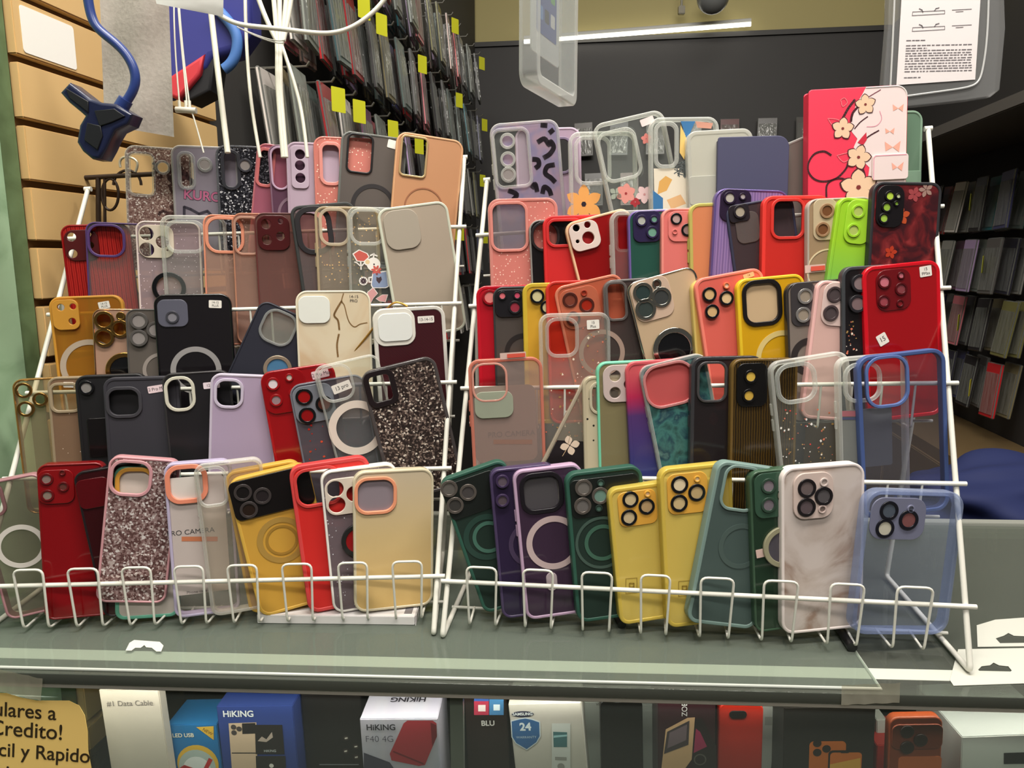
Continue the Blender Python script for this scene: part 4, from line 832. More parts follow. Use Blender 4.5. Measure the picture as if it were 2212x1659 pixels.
K(RR, 0, (1106, 1018), (1256, 1000), 'plum clear case with lilac rim, black camera frame and white magnetic ring', T((74, 54, 76), .66, (160, 140, 165)), LRM,
  [('cut', 1128, 1024, 1212, 1104, S((26, 22, 28), .3), 11, .3), ('insert', 1118, 1016, 1222, 1114, T((190, 186, 188), .1), .2, 'camera_window'), ('ring', 1196, 1172, 60, 13, S((192, 170, 170), .5)), ('plate', 1181, 1236, 1203, 1276, S((176, 160, 166), .5), .5, .4), ('btn',)], lip=3.4, dep=9.5)
K(RR, 0, (1220, 1024), (1386, 1004), 'dark green case with steel lens rings left of the two yellow cases', DGR, DGL,
  [('plate', 1234, 1030, 1380, 1112, S((24, 28, 26), .3), .14, .8), ('lens', 1260, 1053, 17, LR, S((110, 106, 102), .12), 1), ('lens', 1296, 1070, 17, LR, S((106, 136, 126), .12), 1), ('lens', 1258, 1092, 17, LR, S((104, 100, 98), .12), 1), ('lens', 1297, 1043, 7, DGR, S((96, 130, 118), .2), 1), ('lens', 1293, 1097, 7, DGR, S((76, 106, 96), .2), 1),
   ('ring', 1300, 1172, 58, 6, S((66, 86, 78), .4)), ('ring', 1302, 1172, 40, 8, S((64, 100, 84), .35))], lip=3.8, dep=9.5)
YC = T((234, 208, 108), .66, (250, 236, 160), .16); YCR = T((248, 226, 112), .72, (252, 242, 176), .12, .7, .35); YOR = T((230, 172, 70), .9, (245, 205, 120), .2)
def yprint(x, y):
    return ('decal', 'embossed_print', lambda loc, q, W, H: stroke([loc(*p) for p in ((x, y), (x + 24, y - 2), (x + 24, y + 30), (x, y + 32), (x, y))], 1.3 * q, S((150, 124, 50), .4)) + stroke([loc(*p) for p in ((x + 8, y + 10), (x + 17, y + 10), (x + 17, y + 18), (x + 8, y + 18), (x + 8, y + 10))], 3 * q, S((150, 124, 50), .4), 1e-5))
K(RR, 0, (1312, 1058), (1455, 1038), 'yellow clear case with three black-ringed lenses, the lower of the yellow pair', YC, YCR,
  [('plate', 1336, 1060, 1418, 1134, YOR, .2, 1), ('lens', 1361, 1078, 16, BLKG, S((200, 180, 140), .15), 1), ('lens', 1396, 1093, 16, BLKG, S((180, 150, 110), .15), 1), ('lens', 1358, 1117, 16, BLKG, S((196, 176, 140), .15), 1), ('lens', 1398, 1066, 6, YOR, S((240, 200, 150), .3), 1), yprint(1352, 1250)], lip=4, dep=10)
K(RR, 0, (1424, 1014), (1580, 998), 'yellow clear case with three black-ringed lenses, the higher of the yellow pair', YC, YCR,
  [('plate', 1442, 1022, 1528, 1108, YOR, .2, 1), ('lens', 1467, 1046, 17, BLKG, S((222, 204, 170), .15), 1), ('lens', 1504, 1063, 17, BLKG, S((186, 160, 116), .15), 1), ('lens', 1466, 1086, 17, BLKG, S((200, 176, 130), .15), 1), ('lens', 1505, 1034, 6, YOR, S((240, 210, 160), .3), 1), yprint(1466, 1256)], lip=4, dep=10)
GG = S((68, 84, 81), .5)
K(RR, 0, (1552, 994), (1702, 1016), 'grey-green case tilted right with empty camera hole in the front row', GG, S((120, 144, 138), .5),
  [('cut', 1562, 1010, 1636, 1100, S((120, 142, 136), .45), 6, .3), ('ring', 1600, 1180, 48, 10, S((74, 90, 86), .45))], lip=4, dep=10)
DG2 = T((40, 62, 46), .78, (140, 165, 146))
K(RR, 0, (1618, 1020), (1764, 1004), 'bottle green clear case with grey lenses and film tab left of the marble case', DG2, T((70, 98, 76), .8, (160, 185, 165)),
  [('plate', 1630, 1022, 1706, 1116, T((70, 104, 84), .6), .25, 1), ('lens', 1659, 1049, 15, S((50, 70, 58), .2), S((126, 116, 124), .2), 1), ('lens', 1659, 1090, 15, S((50, 70, 58), .2), S((116, 108, 116), .2), 1), ('lens', 1693, 1068, 14, CHROME, S((110, 124, 112), .2), 1), ('disc', 1690, 1180, 43, S((80, 76, 84), .15), S((150, 146, 120), .3)), ('tab', 1663, 1190, 62, 18, 6)], lip=2.6)
WMB = NOISE('white_brown_marble', [(0, (132, 104, 88)), (.38, (150, 126, 112)), (.46, (186, 172, 164)), (.55, (200, 188, 182)), (1, (206, 196, 190))], 15, 5, 1.2, .3)
K(RR, 0, (1688, 1012), (1868, 998), 'white marble-pattern case with silver lens plate and three dark lenses', WMB, S((228, 216, 212), .4),
  [('plate', 1713, 1022, 1797, 1117, S((206, 186, 178), .3), .28, 2.4), ('lens', 1740, 1053, 18, S((30, 26, 28), .2), S((104, 92, 92), .1), 2.4), ('lens', 1776, 1070, 18, S((30, 26, 28), .2), S((84, 80, 82), .1), 2.4), ('lens', 1739, 1094, 18, S((30, 26, 28), .2), S((90, 78, 82), .1), 2.4), ('lens', 1777, 1040, 8, S((206, 190, 184), .3), S((170, 156, 150), .3), 2.4), ('lens', 1773, 1098, 8, S((190, 170, 164), .3), S((120, 104, 98), .3), 2.4)], lip=3.2, dep=11)
BCL = T((190, 200, 225), .07, (243, 246, 253)); BRM = T((176, 188, 220), .30, (234, 239, 250), .1, .8, .2)
K(RR, 0, (1874, 1058), (2086, 1064), 'clear blue-tinted case with purple-grey lens plate, last of the front row', BCL, BRM,
  [('plate', 1880, 1078, 1996, 1162, S((112, 114, 136), .3), .3, 1.4), ('lens', 1918, 1102, 18, S((22, 22, 30), .2), S((76, 84, 96), .1), 1.4), ('lens', 1960, 1122, 19, S((22, 22, 30), .2), S((120, 76, 76), .1), 1.4), ('lens', 1909, 1140, 18, S((22, 22, 30), .2), S((190, 186, 170), .1), 1.4), ('lens', 1965, 1098, 7, S((120, 122, 146), .3), S((90, 94, 110), .3), 1.4)], lip=4.4, dep=11)
# ================================================================ the glass counter
CA, CB = at_z(0, 1445, 0), at_z(2212, 1500, 0)
cu_ = (CB - CA).normalized(); cv_ = Vector((-cu_.y, cu_.x, 0)); UPZ = Vector((0, 0, 1))
CM = frame(CA, cu_, cv_, UPZ)
def cpt(px, py, z=0.0):
    p = at_z(px, py, z) - CA; return (p.dot(cu_), p.dot(cv_))
counter = empty('glass_display_counter', CM, 'glass-topped display counter carrying the two wire racks, boxes shown inside', 'display counter')
GLS = T((136, 140, 130), .25, (186, 196, 188), .05, .9)
GEDGE = S((30, 48, 38), .15, 0, .7)
X0, X1, DV = -.35, 1.55, .445
slab('top_glass', [rrect((X0 + X1) / 2, DV / 2, X1 - X0, DV, .004)], -.0135, -.003, GLS, counter, .0008)
box('green_glass_edge', (X0, -.0006, -.0128), (X1, .0004, -.0036), GEDGE, counter)
r0 = cpt(1902, 1484); r1 = cpt(1826, 1372); r2 = (r1[0] + (r1[0] - r0[0]) * 2.2, r1[1] + (r1[1] - r0[1]) * 2.2)
slab('acrylic_sheet', [[(X0, r0[1]), (r0[0], r0[1]), (r2[0], r2[1]), (X0, r2[1])]], -.003, 0, T((170, 180, 168), .2, (215, 222, 215), .06, .8), counter, .0004)
tube('sheet_edge', [(X0, r0[1] - .0006, -.0016), (r0[0], r0[1] - .0006, -.0016), (r2[0], r2[1], -.0016)], .0016, T((226, 230, 222), .75), counter)
ALU = S((168, 166, 156), .35, .4); ALD = S((120, 120, 112), .4, .3)
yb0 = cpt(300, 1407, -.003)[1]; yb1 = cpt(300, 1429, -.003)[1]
box('reflected_light_band', (X0, min(yb0, yb1), -.0030), (X1, max(yb0, yb1), -.0026), S((204, 206, 194), .45), counter)  # pale strip standing in for the overhead light reflected in the glass
box('front_rail', (X0, .0, -.0182), (X1, .012, -.0138), ALU, counter, .0008)
box('front_glass', (X0, .006, -.92), (X1, .010, -.0184), T((190, 200, 196), .05, (240, 246, 242), .04, .6), counter)
for px in (990,):
    u = cpt(px, 1560, -.06)[0]; box('upright_post', (u - .006, .014, -.92), (u + .006, .026, -.022), S((120, 122, 114), .4, .3), counter)
box('back_rail', (X0, DV - .014, -.022), (X1, DV + .003, .0012), S((150, 152, 144), .4), counter, .0008)
box('inner_shelf', (X0, .03, -.262), (X1, DV - .02, -.252), T((56, 60, 58), .6), counter)
box('back_panel', (X0, DV - .012, -.92), (X1, DV - .004, -.0138), S((34, 34, 34), .6), counter)
box('plinth', (X0, .0, -1.0), (X1, DV, -.92), S((60, 58, 55), .6), counter)
for uu in (X0, X1): box('side_panel', (uu - .004, .01, -.92), (uu, DV, -.0138), S((60, 62, 60), .5), counter)
TAPE = T((220, 216, 196), .35, (245, 242, 230), .15)
def tape(px0, py0, w, h, rot, label):
    p = at_plane(px0, py0, CA + cv_ * (-.0025), -cv_); o = p - CA
    M = frame(Vector((0, 0, 0)), Vector((1, 0, 0)), UPZ, Vector((0, -1, 0)))
    bm = bmesh.new(); n = 10; vs = []
    for i in range(n + 1):
        for j in range(5):
            x = (i / n - .5) * w; y = (j / 4 - .5) * h
            vs.append(bm.verts.new((x, y, .0006 * math.sin(i * 1.9 + j) + (.004 * (j / 4 - .6) if j > 2 else 0))))
    for i in range(n):
        for j in range(4): bm.faces.new((vs[i * 5 + j], vs[(i + 1) * 5 + j], vs[(i + 1) * 5 + j + 1], vs[i * 5 + j + 1]))
    o2 = mesh_of('clear_tape', bm, TAPE, None, sm=True)
    o2.matrix_world = CM @ Matrix.Translation((o.dot(cu_), o.dot(cv_), o.z)) @ M @ Matrix.Rotation(math.radians(rot), 4, 'Z')
    tag(o2, label, 'tape')
tape(40, 1478, .045, .024, -12, 'crumpled clear tape holding the sheet edge above the yellow note')
tape(1880, 1498, .05, .020, 4, 'crumpled clear tape on the sheet corner near the right wire rack foot')

# things lying on the counter
def flat_card(name, label, cat, pts_px, z0, z1, mat, hole=None, bev=.0002):
    loops = [[cpt(*p, z0) for p in pts_px]]
    if hole: loops.append([cpt(*p, z0) for p in hole])
    o = slab(name, loops, z0, z1, mat, None, bev); o.matrix_world = CM; tag(o, label, cat); return o
CARD = S((206, 206, 196), .5)
flat_card('hang_slot_card', 'white hang-slot card lying behind, cut by the right photo edge', 'packaging card', [(2110, 1352), (2150, 1340), (2290, 1330), (2290, 1396), (2112, 1398)], -.0026, -.0018, CARD,
          [(2150, 1380), (2168, 1374), (2178, 1368), (2190, 1374), (2240, 1376), (2240, 1390), (2160, 1391)])
flat_card('hang_slot_card', 'white hang-slot card in front, under the right rack foot', 'packaging card', [(2070, 1404), (2300, 1400), (2300, 1474), (2060, 1482), (2052, 1470)], -.0026, -.0018, CARD,
          [(2112, 1448), (2120, 1440), (2138, 1438), (2146, 1432), (2158, 1438), (2178, 1440), (2186, 1450), (2180, 1455), (2120, 1455)])
flat_card('hang_tab', 'small white plastic hang tab on the counter left of the white box', 'hang tab', [(272, 1406), (280, 1390), (290, 1384), (345, 1388), (353, 1396), (348, 1408), (338, 1408), (328, 1400), (316, 1399), (312, 1394), (304, 1400), (292, 1400), (284, 1406)], .0003, .0011, S((222, 222, 214), .35))
# white carton under the left rack
a0, a1 = at_z(556, 1347, 0), at_z(896, 1351, 0)
ex = (a1 - a0).normalized(); L_ = (a1 - a0).length
wb = empty('white_carton', frame(a0, ex, Vector((-ex.y, ex.x, 0)), UPZ), 'long flat white carton lying on the counter under the left wire rack', 'box')
WC = S((222, 218, 218), .5)
box('carton', (0, .0, .0002), (L_, .026, .0098), WC, wb, .0006)
slab('end_flap', [[(0, 0), (.026, 0), (.024, .0095), (.003, .0095)]], 0, .0006, S((206, 202, 204), .5), wb, M=frame(Vector((L_ + .0006, 0, 0)), Vector((0, 1, 0)), UPZ, Vector((1, 0, 0))))
box('barcode_label', (L_ - .012, .006, .0099), (L_ - .004, .022, .0101), S((120, 116, 120), .5), wb)
# marker pen
p0, p1 = at_z(1838, 1394, .0048), at_z(1788, 1322, .0048)
pen = empty('marker_pen', Matrix.Translation(p0), 'black marker pen lying below the white marble case', 'pen')
d = p1 - p0
tube('barrel', [Vector((0, 0, 0)), d], .0046, S((16, 16, 18), .35), pen, res=5)
tube('end_cap', [-d.normalized() * .004, d.normalized() * .002], .0050, S((26, 26, 28), .3), pen, res=5)
p0, p1 = at_z(1344, 1350, .004), at_z(1330, 1318, .004)
o = tube('pen_cap', [Vector((0, 0, 0)), p1 - p0], .0042, S((14, 14, 16), .35), None, res=5); o.location = p0
tag(o, 'small black pen cap under the lower yellow clear case', 'pen cap')

# ================================================================ goods inside the counter
def carton(label, TL, TR, v, depth, mats, feat=(), yaw=0.0, roll=0.0, zb=-.2518, name='product_box', cat='box', group=None, rr=.0012, bev=.0008, tilt=0.0):
    y_ = math.radians(yaw); ax = cu_ * math.cos(y_) + cv_ * math.sin(y_); n = ax.cross(UPZ).normalized()
    o = CA + cv_ * v
    a = at_plane(*TL, o, -cv_); b = at_plane(*TR, a, n); ex = b - a; W = ex.length; ex.normalize(); ey = n.cross(ex).normalized()
    H = (min(a.z, b.z) - zb) / ey.z
    org = a + ex * W / 2 - ey * H
    root = empty(name, frame(org, ex, ey, n), label, cat, group)
    q = W / math.hypot(TR[0] - TL[0], TR[1] - TL[1])
    def loc(px, py):
        p = at_plane(px, py, a, n) - org; return (p.dot(ex), p.dot(ey))
    if depth > 0:
        box('carton', (-W / 2, 0, -depth), (W / 2, H, 0), mats, root, bev)
    for f in feat: f(root, loc, q, W, H, depth)
    return root
def art(name, fn, z=.0004): return lambda root, loc, q, W, H, D: decal(name, fn(lambda *p: loc(*p), q, W, H), root, z)
def word(s, px, py, size, mat, rot=0, z=.0006, sx=1.0, bold=0, align='CENTER', shear=0):
    return lambda root, loc, q, W, H, D: text('lettering', s, size * q, mat, root, *loc(px, py), z, rot, align, sx, shear, bold)
PX = lambda loc, pts: [loc(*p) for p in pts]
BW = S((196, 186, 178), .5); WHT2 = S((212, 206, 200), .45)
# yellow handwritten note taped to the front glass
NY = S((252, 214, 126), .7); NINK = S((52, 38, 16), .6)
o_ = CA + cv_ * .0052
def npt(px, py):
    p = at_plane(px, py, o_, -cv_) - o_; return (p.dot(cu_), p.z)
NM = frame(o_, cu_, UPZ, -cv_)
note = empty('paper_note', NM, 'yellow paper note with handwritten credit offer taped to the glass', 'note')
slab('paper', [[npt(*p) for p in ((-120, 1492), (15, 1497), (45, 1506), (80, 1513), (150, 1513), (172, 1524), (184, 1545), (190, 1580), (191, 1620), (198, 1659), (204, 1720), (-120, 1720))]], .0002, .0006, NY, note)
qn = abs(npt(100, 1560)[0] - npt(0, 1560)[0]) / 100
for s, px, py, sz in (('Celulares a', 122, 1541, 47), ('Credito!', 137, 1583, 50), ('Facil y Rapido', 195, 1634, 46), ('Aqui en tienda', 190, 1682, 46)):
    x, y = npt(px, py); text('handwriting', s, sz * qn, NINK, note, x, y, .0009, -3, 'RIGHT', .92, .1, .0002)
GTX = S((112, 102, 98), .6)
carton('tall off-white data cable box between the yellow note and blue boxes', (213, 1490), (342, 1487), .045, .012, S((200, 186, 174), .5), [word('#1 Data Cable', 281, 1519, 17, GTX)], roll=0, tilt=0)
def led(loc, q, W, H):
    w = S((222, 222, 222), .5); y = S((224, 176, 60), .5); r = S((190, 40, 44), .5)
    c = loc(428, 1650)
    return [(circ(c[0], c[1], 45 * q, 26), y), (circ(c[0] - 2 * q, c[1] - 6 * q, 40 * q, 26), S((176, 186, 182), .5), 1e-4), (circ(c[0] - 3 * q, c[1] - 12 * q, 30 * q, 24), w, 2e-4), (PX(loc, [(424, 1570), (462, 1568), (462, 1598)]), y, 1e-4)] + [(f[0], f[1], 3e-4) for f in stroke(PX(loc, [(390, 1662), (400, 1656), (440, 1670), (455, 1640)]), 9 * q, r)]
carton('light blue LED USB lamp box with yellow corner flash', (358, 1566), (468, 1564), .06, .045, S((30, 112, 172), .45), [art('printed_art', led), word('LED USB', 396, 1588, 12.5, S((236, 232, 214), .5), bold=.0004), word('NEW', 449, 1580, 10, S((110, 60, 20), .5), -35)])
def hik(loc, q, W, H):
    g = S((206, 176, 150), .4); d = S((36, 30, 30), .4); s = S((176, 156, 146), .4)
    P = [(PX(loc, [(494, 1562), (554, 1560), (556, 1640), (556, 1700), (504, 1700)]), g), (PX(loc, [(523, 1562), (552, 1561), (553, 1584), (524, 1585)]), d, 1e-4), (PX(loc, [(501, 1625), (556, 1625), (556, 1627), (501, 1627)]), d, 1e-4)]
    for x, y in ((505, 1570), (517, 1574), (506, 1582)): P.append((circ(*loc(x, y), 6 * q, 14), S((70, 60, 58), .4), 2e-4))
    P += [(PX(loc, [(551, 1565), (610, 1565), (615, 1628), (553, 1628)]), d, 2e-4), (PX(loc, [(553, 1632), (617, 1632), (620, 1720), (556, 1720)]), S((40, 36, 34), .4), 2e-4), (PX(loc, [(557, 1600), (566, 1590), (576, 1596), (588, 1580), (590, 1592), (576, 1602)]), s, 3e-4)]
    P += [(circ(*loc(587, 1653), 5 * q, 14), S((214, 206, 200), .4), 4e-4)]
    return P
BLB = S((44, 62, 128), .45)
carton('dark blue flip phone box with beige phone picture beside the LED lamp box', (467, 1525), (632, 1524), .055, .05, BLB, [art('printed_art', hik), word('HiKING', 515, 1542, 20, S((226, 226, 230), .5), bold=.0006), word('HiKING', 584, 1621, 8, S((200, 200, 204), .5), z=.001)])
def blk(loc, q, W, H):
    P = [(PX(loc, [(690, 1650), (775, 1650), (775, 1652), (690, 1652)]), S((120, 120, 124), .4))]
    for x, y in ((748, 1594), (747, 1622), (769, 1612), (770, 1635)): P += [(circ(*loc(x, y), 6 * q, 12), S((60, 50, 48), .4)), (PX(loc, [(x - 3, y - 1), (x + 3, y - 2), (x + 3, y + 1), (x - 3, y + 2)]), S((200, 190, 180), .4), 1e-4)]
    return P
carton('plain black phone box between dark blue and lilac-white boxes', (650, 1500), (778, 1500), .075, .05, S((26, 22, 22), .35), [art('printed_art', blk)])
def f40(loc, q, W, H):
    r = S((176, 52, 62), .35); rd = S((120, 30, 40), .35)
    return [(PX(loc, [(880, 1556), (935, 1556), (943, 1562), (944, 1590), (918, 1652), (905, 1654), (846, 1642), (842, 1628), (872, 1562)]), r), (PX(loc, [(850, 1621), (916, 1648), (915, 1651), (849, 1624)]), rd, 1e-4), (PX(loc, [(930, 1560), (943, 1566), (944, 1590), (934, 1612)]), rd, 1e-4),
            (PX(loc, [(786, 1625), (842, 1646), (880, 1700), (786, 1700)]), S((70, 66, 84), .5), 1e-4)]
def topword(s, size):
    return lambda root, loc, q, W, H, D: text('lettering', s, size * q, S((40, 34, 44), .5), root, 0, 0, 0, 0, bold=.0005, M=frame(Vector((.004, H + .0006, -D * .5)), Vector((-1, 0, 0)), Vector((0, 0, 1)), Vector((0, 1, 0))))
LLC = NOISE('lilac_holo_board', [(0, (166, 156, 186)), (.5, (196, 186, 200)), (1, (150, 170, 196))], 30, 1, 0, .3, sc=(1, .2, .2))
carton('lilac-white box with red flip phone picture', (777, 1553), (945, 1552), .035, .062, LLC, [art('printed_art', f40), word('HiKING', 823, 1571, 19, S((46, 40, 50), .5), bold=.0006), word('F40 4G', 820, 1596, 21, S((96, 88, 104), .5), bold=-.0001), topword('HiKING', 24)])
def blu(loc, q, W, H):
    return [(PX(loc, [(1024, 1510), (1056, 1510), (1056, 1544), (1024, 1544)]), S((176, 52, 76), .4)), (PX(loc, [(1057, 1510), (1088, 1510), (1088, 1544), (1057, 1544)]), S((70, 122, 170), .4)), (PX(loc, [(1024, 1500), (1056, 1500), (1056, 1514), (1024, 1514)]), S((60, 90, 160), .4), 1e-4),
            (PX(loc, [(1033, 1522), (1049, 1522), (1049, 1536), (1033, 1536)]), S((230, 210, 210), .4), 2e-4), (PX(loc, [(1066, 1521), (1080, 1521), (1080, 1534), (1066, 1534)]), S((214, 222, 230), .4), 2e-4)]
carton('black phone box with red and blue app icons near its top', (1003, 1507), (1094, 1506), .06, .04, S((34, 24, 22), .35), [art('printed_art', blu), word('BLU', 1054, 1562, 17, S((206, 200, 196), .5), bold=.0005)])
def sam(loc, q, W, H):
    b = S((54, 96, 146), .45); n = S((44, 44, 66), .45); P = [(circ(*loc(1129, 1542), 24 * q, 24, 7 * q), n)]
    sh = [(1103, 1556), (1122, 1551), (1135, 1549), (1150, 1552), (1167, 1558), (1168, 1590), (1160, 1604), (1138, 1620), (1114, 1606), (1105, 1592)]
    P += [(PX(loc, sh), S((206, 212, 220), .5)), (PX(loc, [(1135 + (x - 1135) * .93, 1584 + (y - 1584) * .93) for x, y in sh]), b, 1e-4)]
    g = S((150, 146, 142), .5)
    P += [(PX(loc, [(1192, 1562), (1232, 1562), (1232, 1660), (1192, 1660)]), S((206, 204, 202), .4)), (PX(loc, [(1195, 1580), (1225, 1581), (1225, 1613), (1196, 1613)]), S((70, 110, 116), .3), 1e-4), (PX(loc, [(1199, 1634), (1224, 1635), (1224, 1642), (1199, 1641)]), g, 1e-4), (circ(*loc(1212, 1655), 8 * q, 14), g, 1e-4), (PX(loc, [(1196, 1588), (1225, 1586), (1225, 1590), (1196, 1593)]), S((150, 190, 196), .3), 2e-4)]
    return P
carton('white phone box with blue 24 warranty shield', (1098, 1521), (1254, 1517), .05, .05, BW, [art('printed_art', sam), word('SAMSUNG', 1129, 1542, 9.5, S((226, 226, 230), .5), bold=.0001), word('24', 1135, 1570, 25, S((214, 220, 226), .5), bold=.0004), word('WARRANTY', 1137, 1592, 8, S((180, 196, 214), .5))], yaw=-4)
carton('white box standing behind the plain black phone', (1262, 1516), (1418, 1516), .09, .03, S((176, 176, 172), .5), [word('VE', 1292, 1521, 9, INK), word('V', 1411, 1530, 10, INK)])
def phone(label, TL, TR, v, H, mat, feat, depth=.009, name='dummy_phone', cat='phone', rr=.14):
    def body(root, loc, q, W, H_, D):
        slab('body', [rrect(0, H_ / 2, W - .003, H_ - .003, W * rr)], -depth, 0, mat, root, .0015, 3)
    return carton(label, TL, TR, v, 0, mat, [body] + list(feat), name=name, cat=cat)
phone('glossy black phone standing in front of white boxes in the counter', (1295, 1513), (1388, 1512), .055, 0, S((10, 10, 11), .12, 0, .6), [lambda root, loc, q, W, H, D: slab('speaker_slot', [rrect(*loc(1340, 1516), 24 * q, 3 * q, 1.4 * q)], 0, .0002, S((90, 90, 92), .4), root)], depth=.011)
def zoe(loc, q, W, H):
    g = S((200, 160, 122), .35); d = S((36, 28, 30), .3); m = S((150, 42, 80), .35)
    return [(PX(loc, [(1438, 1575), (1485, 1550), (1501, 1549), (1494, 1640), (1450, 1700), (1424, 1700)]), g), (PX(loc, [(1441, 1580), (1489, 1556), (1487, 1608), (1434, 1628)]), S((66, 56, 60), .3), 1e-4), (PX(loc, [(1446, 1582), (1484, 1564), (1482, 1598), (1441, 1616)]), S((110, 92, 100), .3), 2e-4),
            (PX(loc, [(1502, 1552), (1516, 1550), (1547, 1612), (1549, 1700), (1494, 1700), (1496, 1640)]), d), (PX(loc, [(1503, 1573), (1512, 1580), (1527, 1612), (1498, 1626)]), m, 1e-4), (circ(*loc(1512, 1640), 14 * q, 16), S((90, 84, 80), .3), 1e-4), (circ(*loc(1512, 1640), 11 * q, 16), d, 2e-4)]
carton('dark maroon phone box with gold flip phone picture', (1421, 1516), (1546, 1515), .05, .05, S((48, 24, 30), .35), [art('printed_art', zoe), word('ZOE', 1479, 1532, 17, S((206, 200, 200), .5), 90)])
phone('red phone with black pill camera window standing in the counter', (1553, 1520), (1650, 1520), .055, 0, S((168, 34, 20), .4), [lambda root, loc, q, W, H, D: slab('camera_window', [rrect(*loc(1594, 1543), 37 * q, 17 * q, 8 * q)], 0, .0008, S((18, 14, 14), .15), root, .0002)], depth=.01)
carton('white pair of stacked cartons behind the red phone', (1646, 1522), (1692, 1528), .085, .04, S((190, 188, 184), .5), [art('printed_art', lambda loc, q, W, H: [(PX(loc, [(1652, 1548), (1680, 1548), (1680, 1566), (1652, 1566)]), S((160, 158, 154), .5))])])
def orp(loc, q, W, H):
    o = S((214, 112, 44), .4); k = S((40, 30, 28), .3); s = S((236, 150, 60), .4)
    P = [(rrect(*loc(1786, 1660), 80 * q, 136 * q, 10 * q), o)]
    for x, y in ((1765, 1605), (1785, 1617), (1765, 1625)): P += [(circ(*loc(x, y), 9.5 * q, 16), k, 1e-4)]
    P += [(rrect(*loc(1825, 1680), 77 * q, 138 * q, 10 * q), k, 2e-4), (rrect(*loc(1825, 1682), 69 * q, 132 * q, 8 * q), S((226, 120, 50), .4), 3e-4), (PX(loc, [(1792, 1650), (1858, 1636), (1858, 1720), (1792, 1720)]), S((238, 176, 78), .4), 4e-4), (rrect(*loc(1824, 1623), 19 * q, 6 * q, 2.6 * q), k, 5e-4)]
    return P
carton('black phone box with two orange phones printed on its front', (1694, 1528), (1892, 1526), .05, .055, S((34, 30, 28), .4), [art('printed_art', orp)])
carton('slim white box leaning between black orange-phone box and rust dummy phone', (1894, 1555), (1916, 1554), .12, .02, S((176, 172, 166), .5), [])
OR2 = S((138, 58, 26), .4)
def orp2(root, loc, q, W, H, D):
    slab('camera_bar', [rrect(*loc(1980, 1590), 108 * q, 58 * q, 14 * q)], 0, .0016, S((118, 48, 24), .4), root, .0006)
    for x, y in ((1957, 1577), (1986, 1595), (1957, 1611)):
        slab('lens', [circ(*loc(x, y), 14 * q)], .0014, .0034, S((36, 18, 14), .15), root, .0004)
    slab('back_glass', [rrect(*loc(1985, 1690), 94 * q, 130 * q, 8 * q)], 0, .0004, S((206, 104, 56), .35), root)
phone('rust orange dummy phone with triple lens bar in front of the red box', (1922, 1550), (2038, 1548), .05, 0, OR2, [orp2], depth=.01)
carton('plain red box behind the rust orange dummy phone', (1894, 1610), (2072, 1607), .10, .05, S((150, 30, 24), .45), [])
carton('white box with black label strip at the lower right', (2078, 1592), (2300, 1584), .06, .09, S((206, 204, 200), .5), [art('printed_label', lambda loc, q, W, H: [(PX(loc, [(2168, 1626), (2290, 1622), (2290, 1648), (2168, 1650)]), S((30, 28, 30), .4))])])

# ================================================================ the room
EV = Vector((math.sin(math.radians(8.3)), math.cos(math.radians(8.3)), 0)); ER = Vector((EV.y, -EV.x, 0))
P0 = at_d(66, 400, .84); P0.z = 0
def wl(t, z, off=0.0): return P0 + EV * t + ER * off + Vector((0, 0, z))
LM = frame(P0, EV, UPZ, ER)                # left wall frame: x along the wall, y up, z out into the shop
def wpx(px, py, off=0.0):
    p = at_plane(px, py, P0 + ER * off, ER) - P0; return (p.dot(EV), p.z)
DARKW = S((56, 54, 52), .7)
ZT, ZF = 1.62, -1.0
TB, TR_ = 2.75, 2.05                       # back wall distance along the left wall
o = box('wall_left', (-1.4, ZF, -.06), (TB, ZT, -.02), DARKW); o.matrix_world = LM; tag(o, kind='structure')
# slatted tan panel
gz = sorted(wpx(62, y)[1] for y in (132, 270, 402, 533, 657)); pitch = (gz[-1] - gz[0]) / 4
TANW = NOISE('tan_slat_board', [(0, (200, 164, 106)), (.5, (214, 178, 122)), (1, (224, 190, 132))], 5, 3, .3, .55)
bm = bmesh.new(); GR = S((104, 74, 40), .7)
te = wpx(470, 290)[0]; gh = .0085
zs = [gz[0] + pitch * i for i in range(-9, 16)]
for z in zs: box_bm(bm, (0, z + gh / 2, -.012), (te, z + pitch - gh / 2, 0))
o = mesh_of('trim_1', bm, TANW, None, .0012); o.matrix_world = LM; tag(o, kind='structure')
o = box('trim_2', (0, zs[0], -.02), (te, zs[-1], -.0125), GR); o.matrix_world = LM; tag(o, kind='structure')
GRN = NOISE('worn_green_paint', [(0, (96, 120, 84)), (.3, (134, 164, 128)), (.5, (158, 188, 152)), (1, (172, 200, 166))], 18, 6, .6, .6)
GRN2 = NOISE('worn_shaded_green', [(0, (60, 70, 40)), (.45, (92, 112, 74)), (1, (120, 146, 104))], 22, 6, .8, .6)  # darker green carries the shade of the pillar's side face, plus wear
o = box('pillar_left', (-.34, ZF, -.6), (-.030, ZT, -.002), GRN, None, .004); o.matrix_world = LM; tag(o, kind='structure')
o = box('trim_3', (-.030, ZF, -.3), (-.001, ZT, -.008), GRN2, None, .003); o.matrix_world = LM; tag(o, kind='structure')
# white sticker (its printed code is left out)
c = wpx(106, 84); a_, b_ = wpx(48, 66), wpx(163, 102)
o = slab('wall_sticker', [rrect(0, 0, abs(b_[0] - a_[0]), .05, .004)], .0002, .0007, S((246, 244, 236), .45)); o.matrix_world = LM @ Matrix.Translation((c[0], c[1], 0)); tag(o, 'blank white rounded sticker on the tan slat wall', 'sticker')

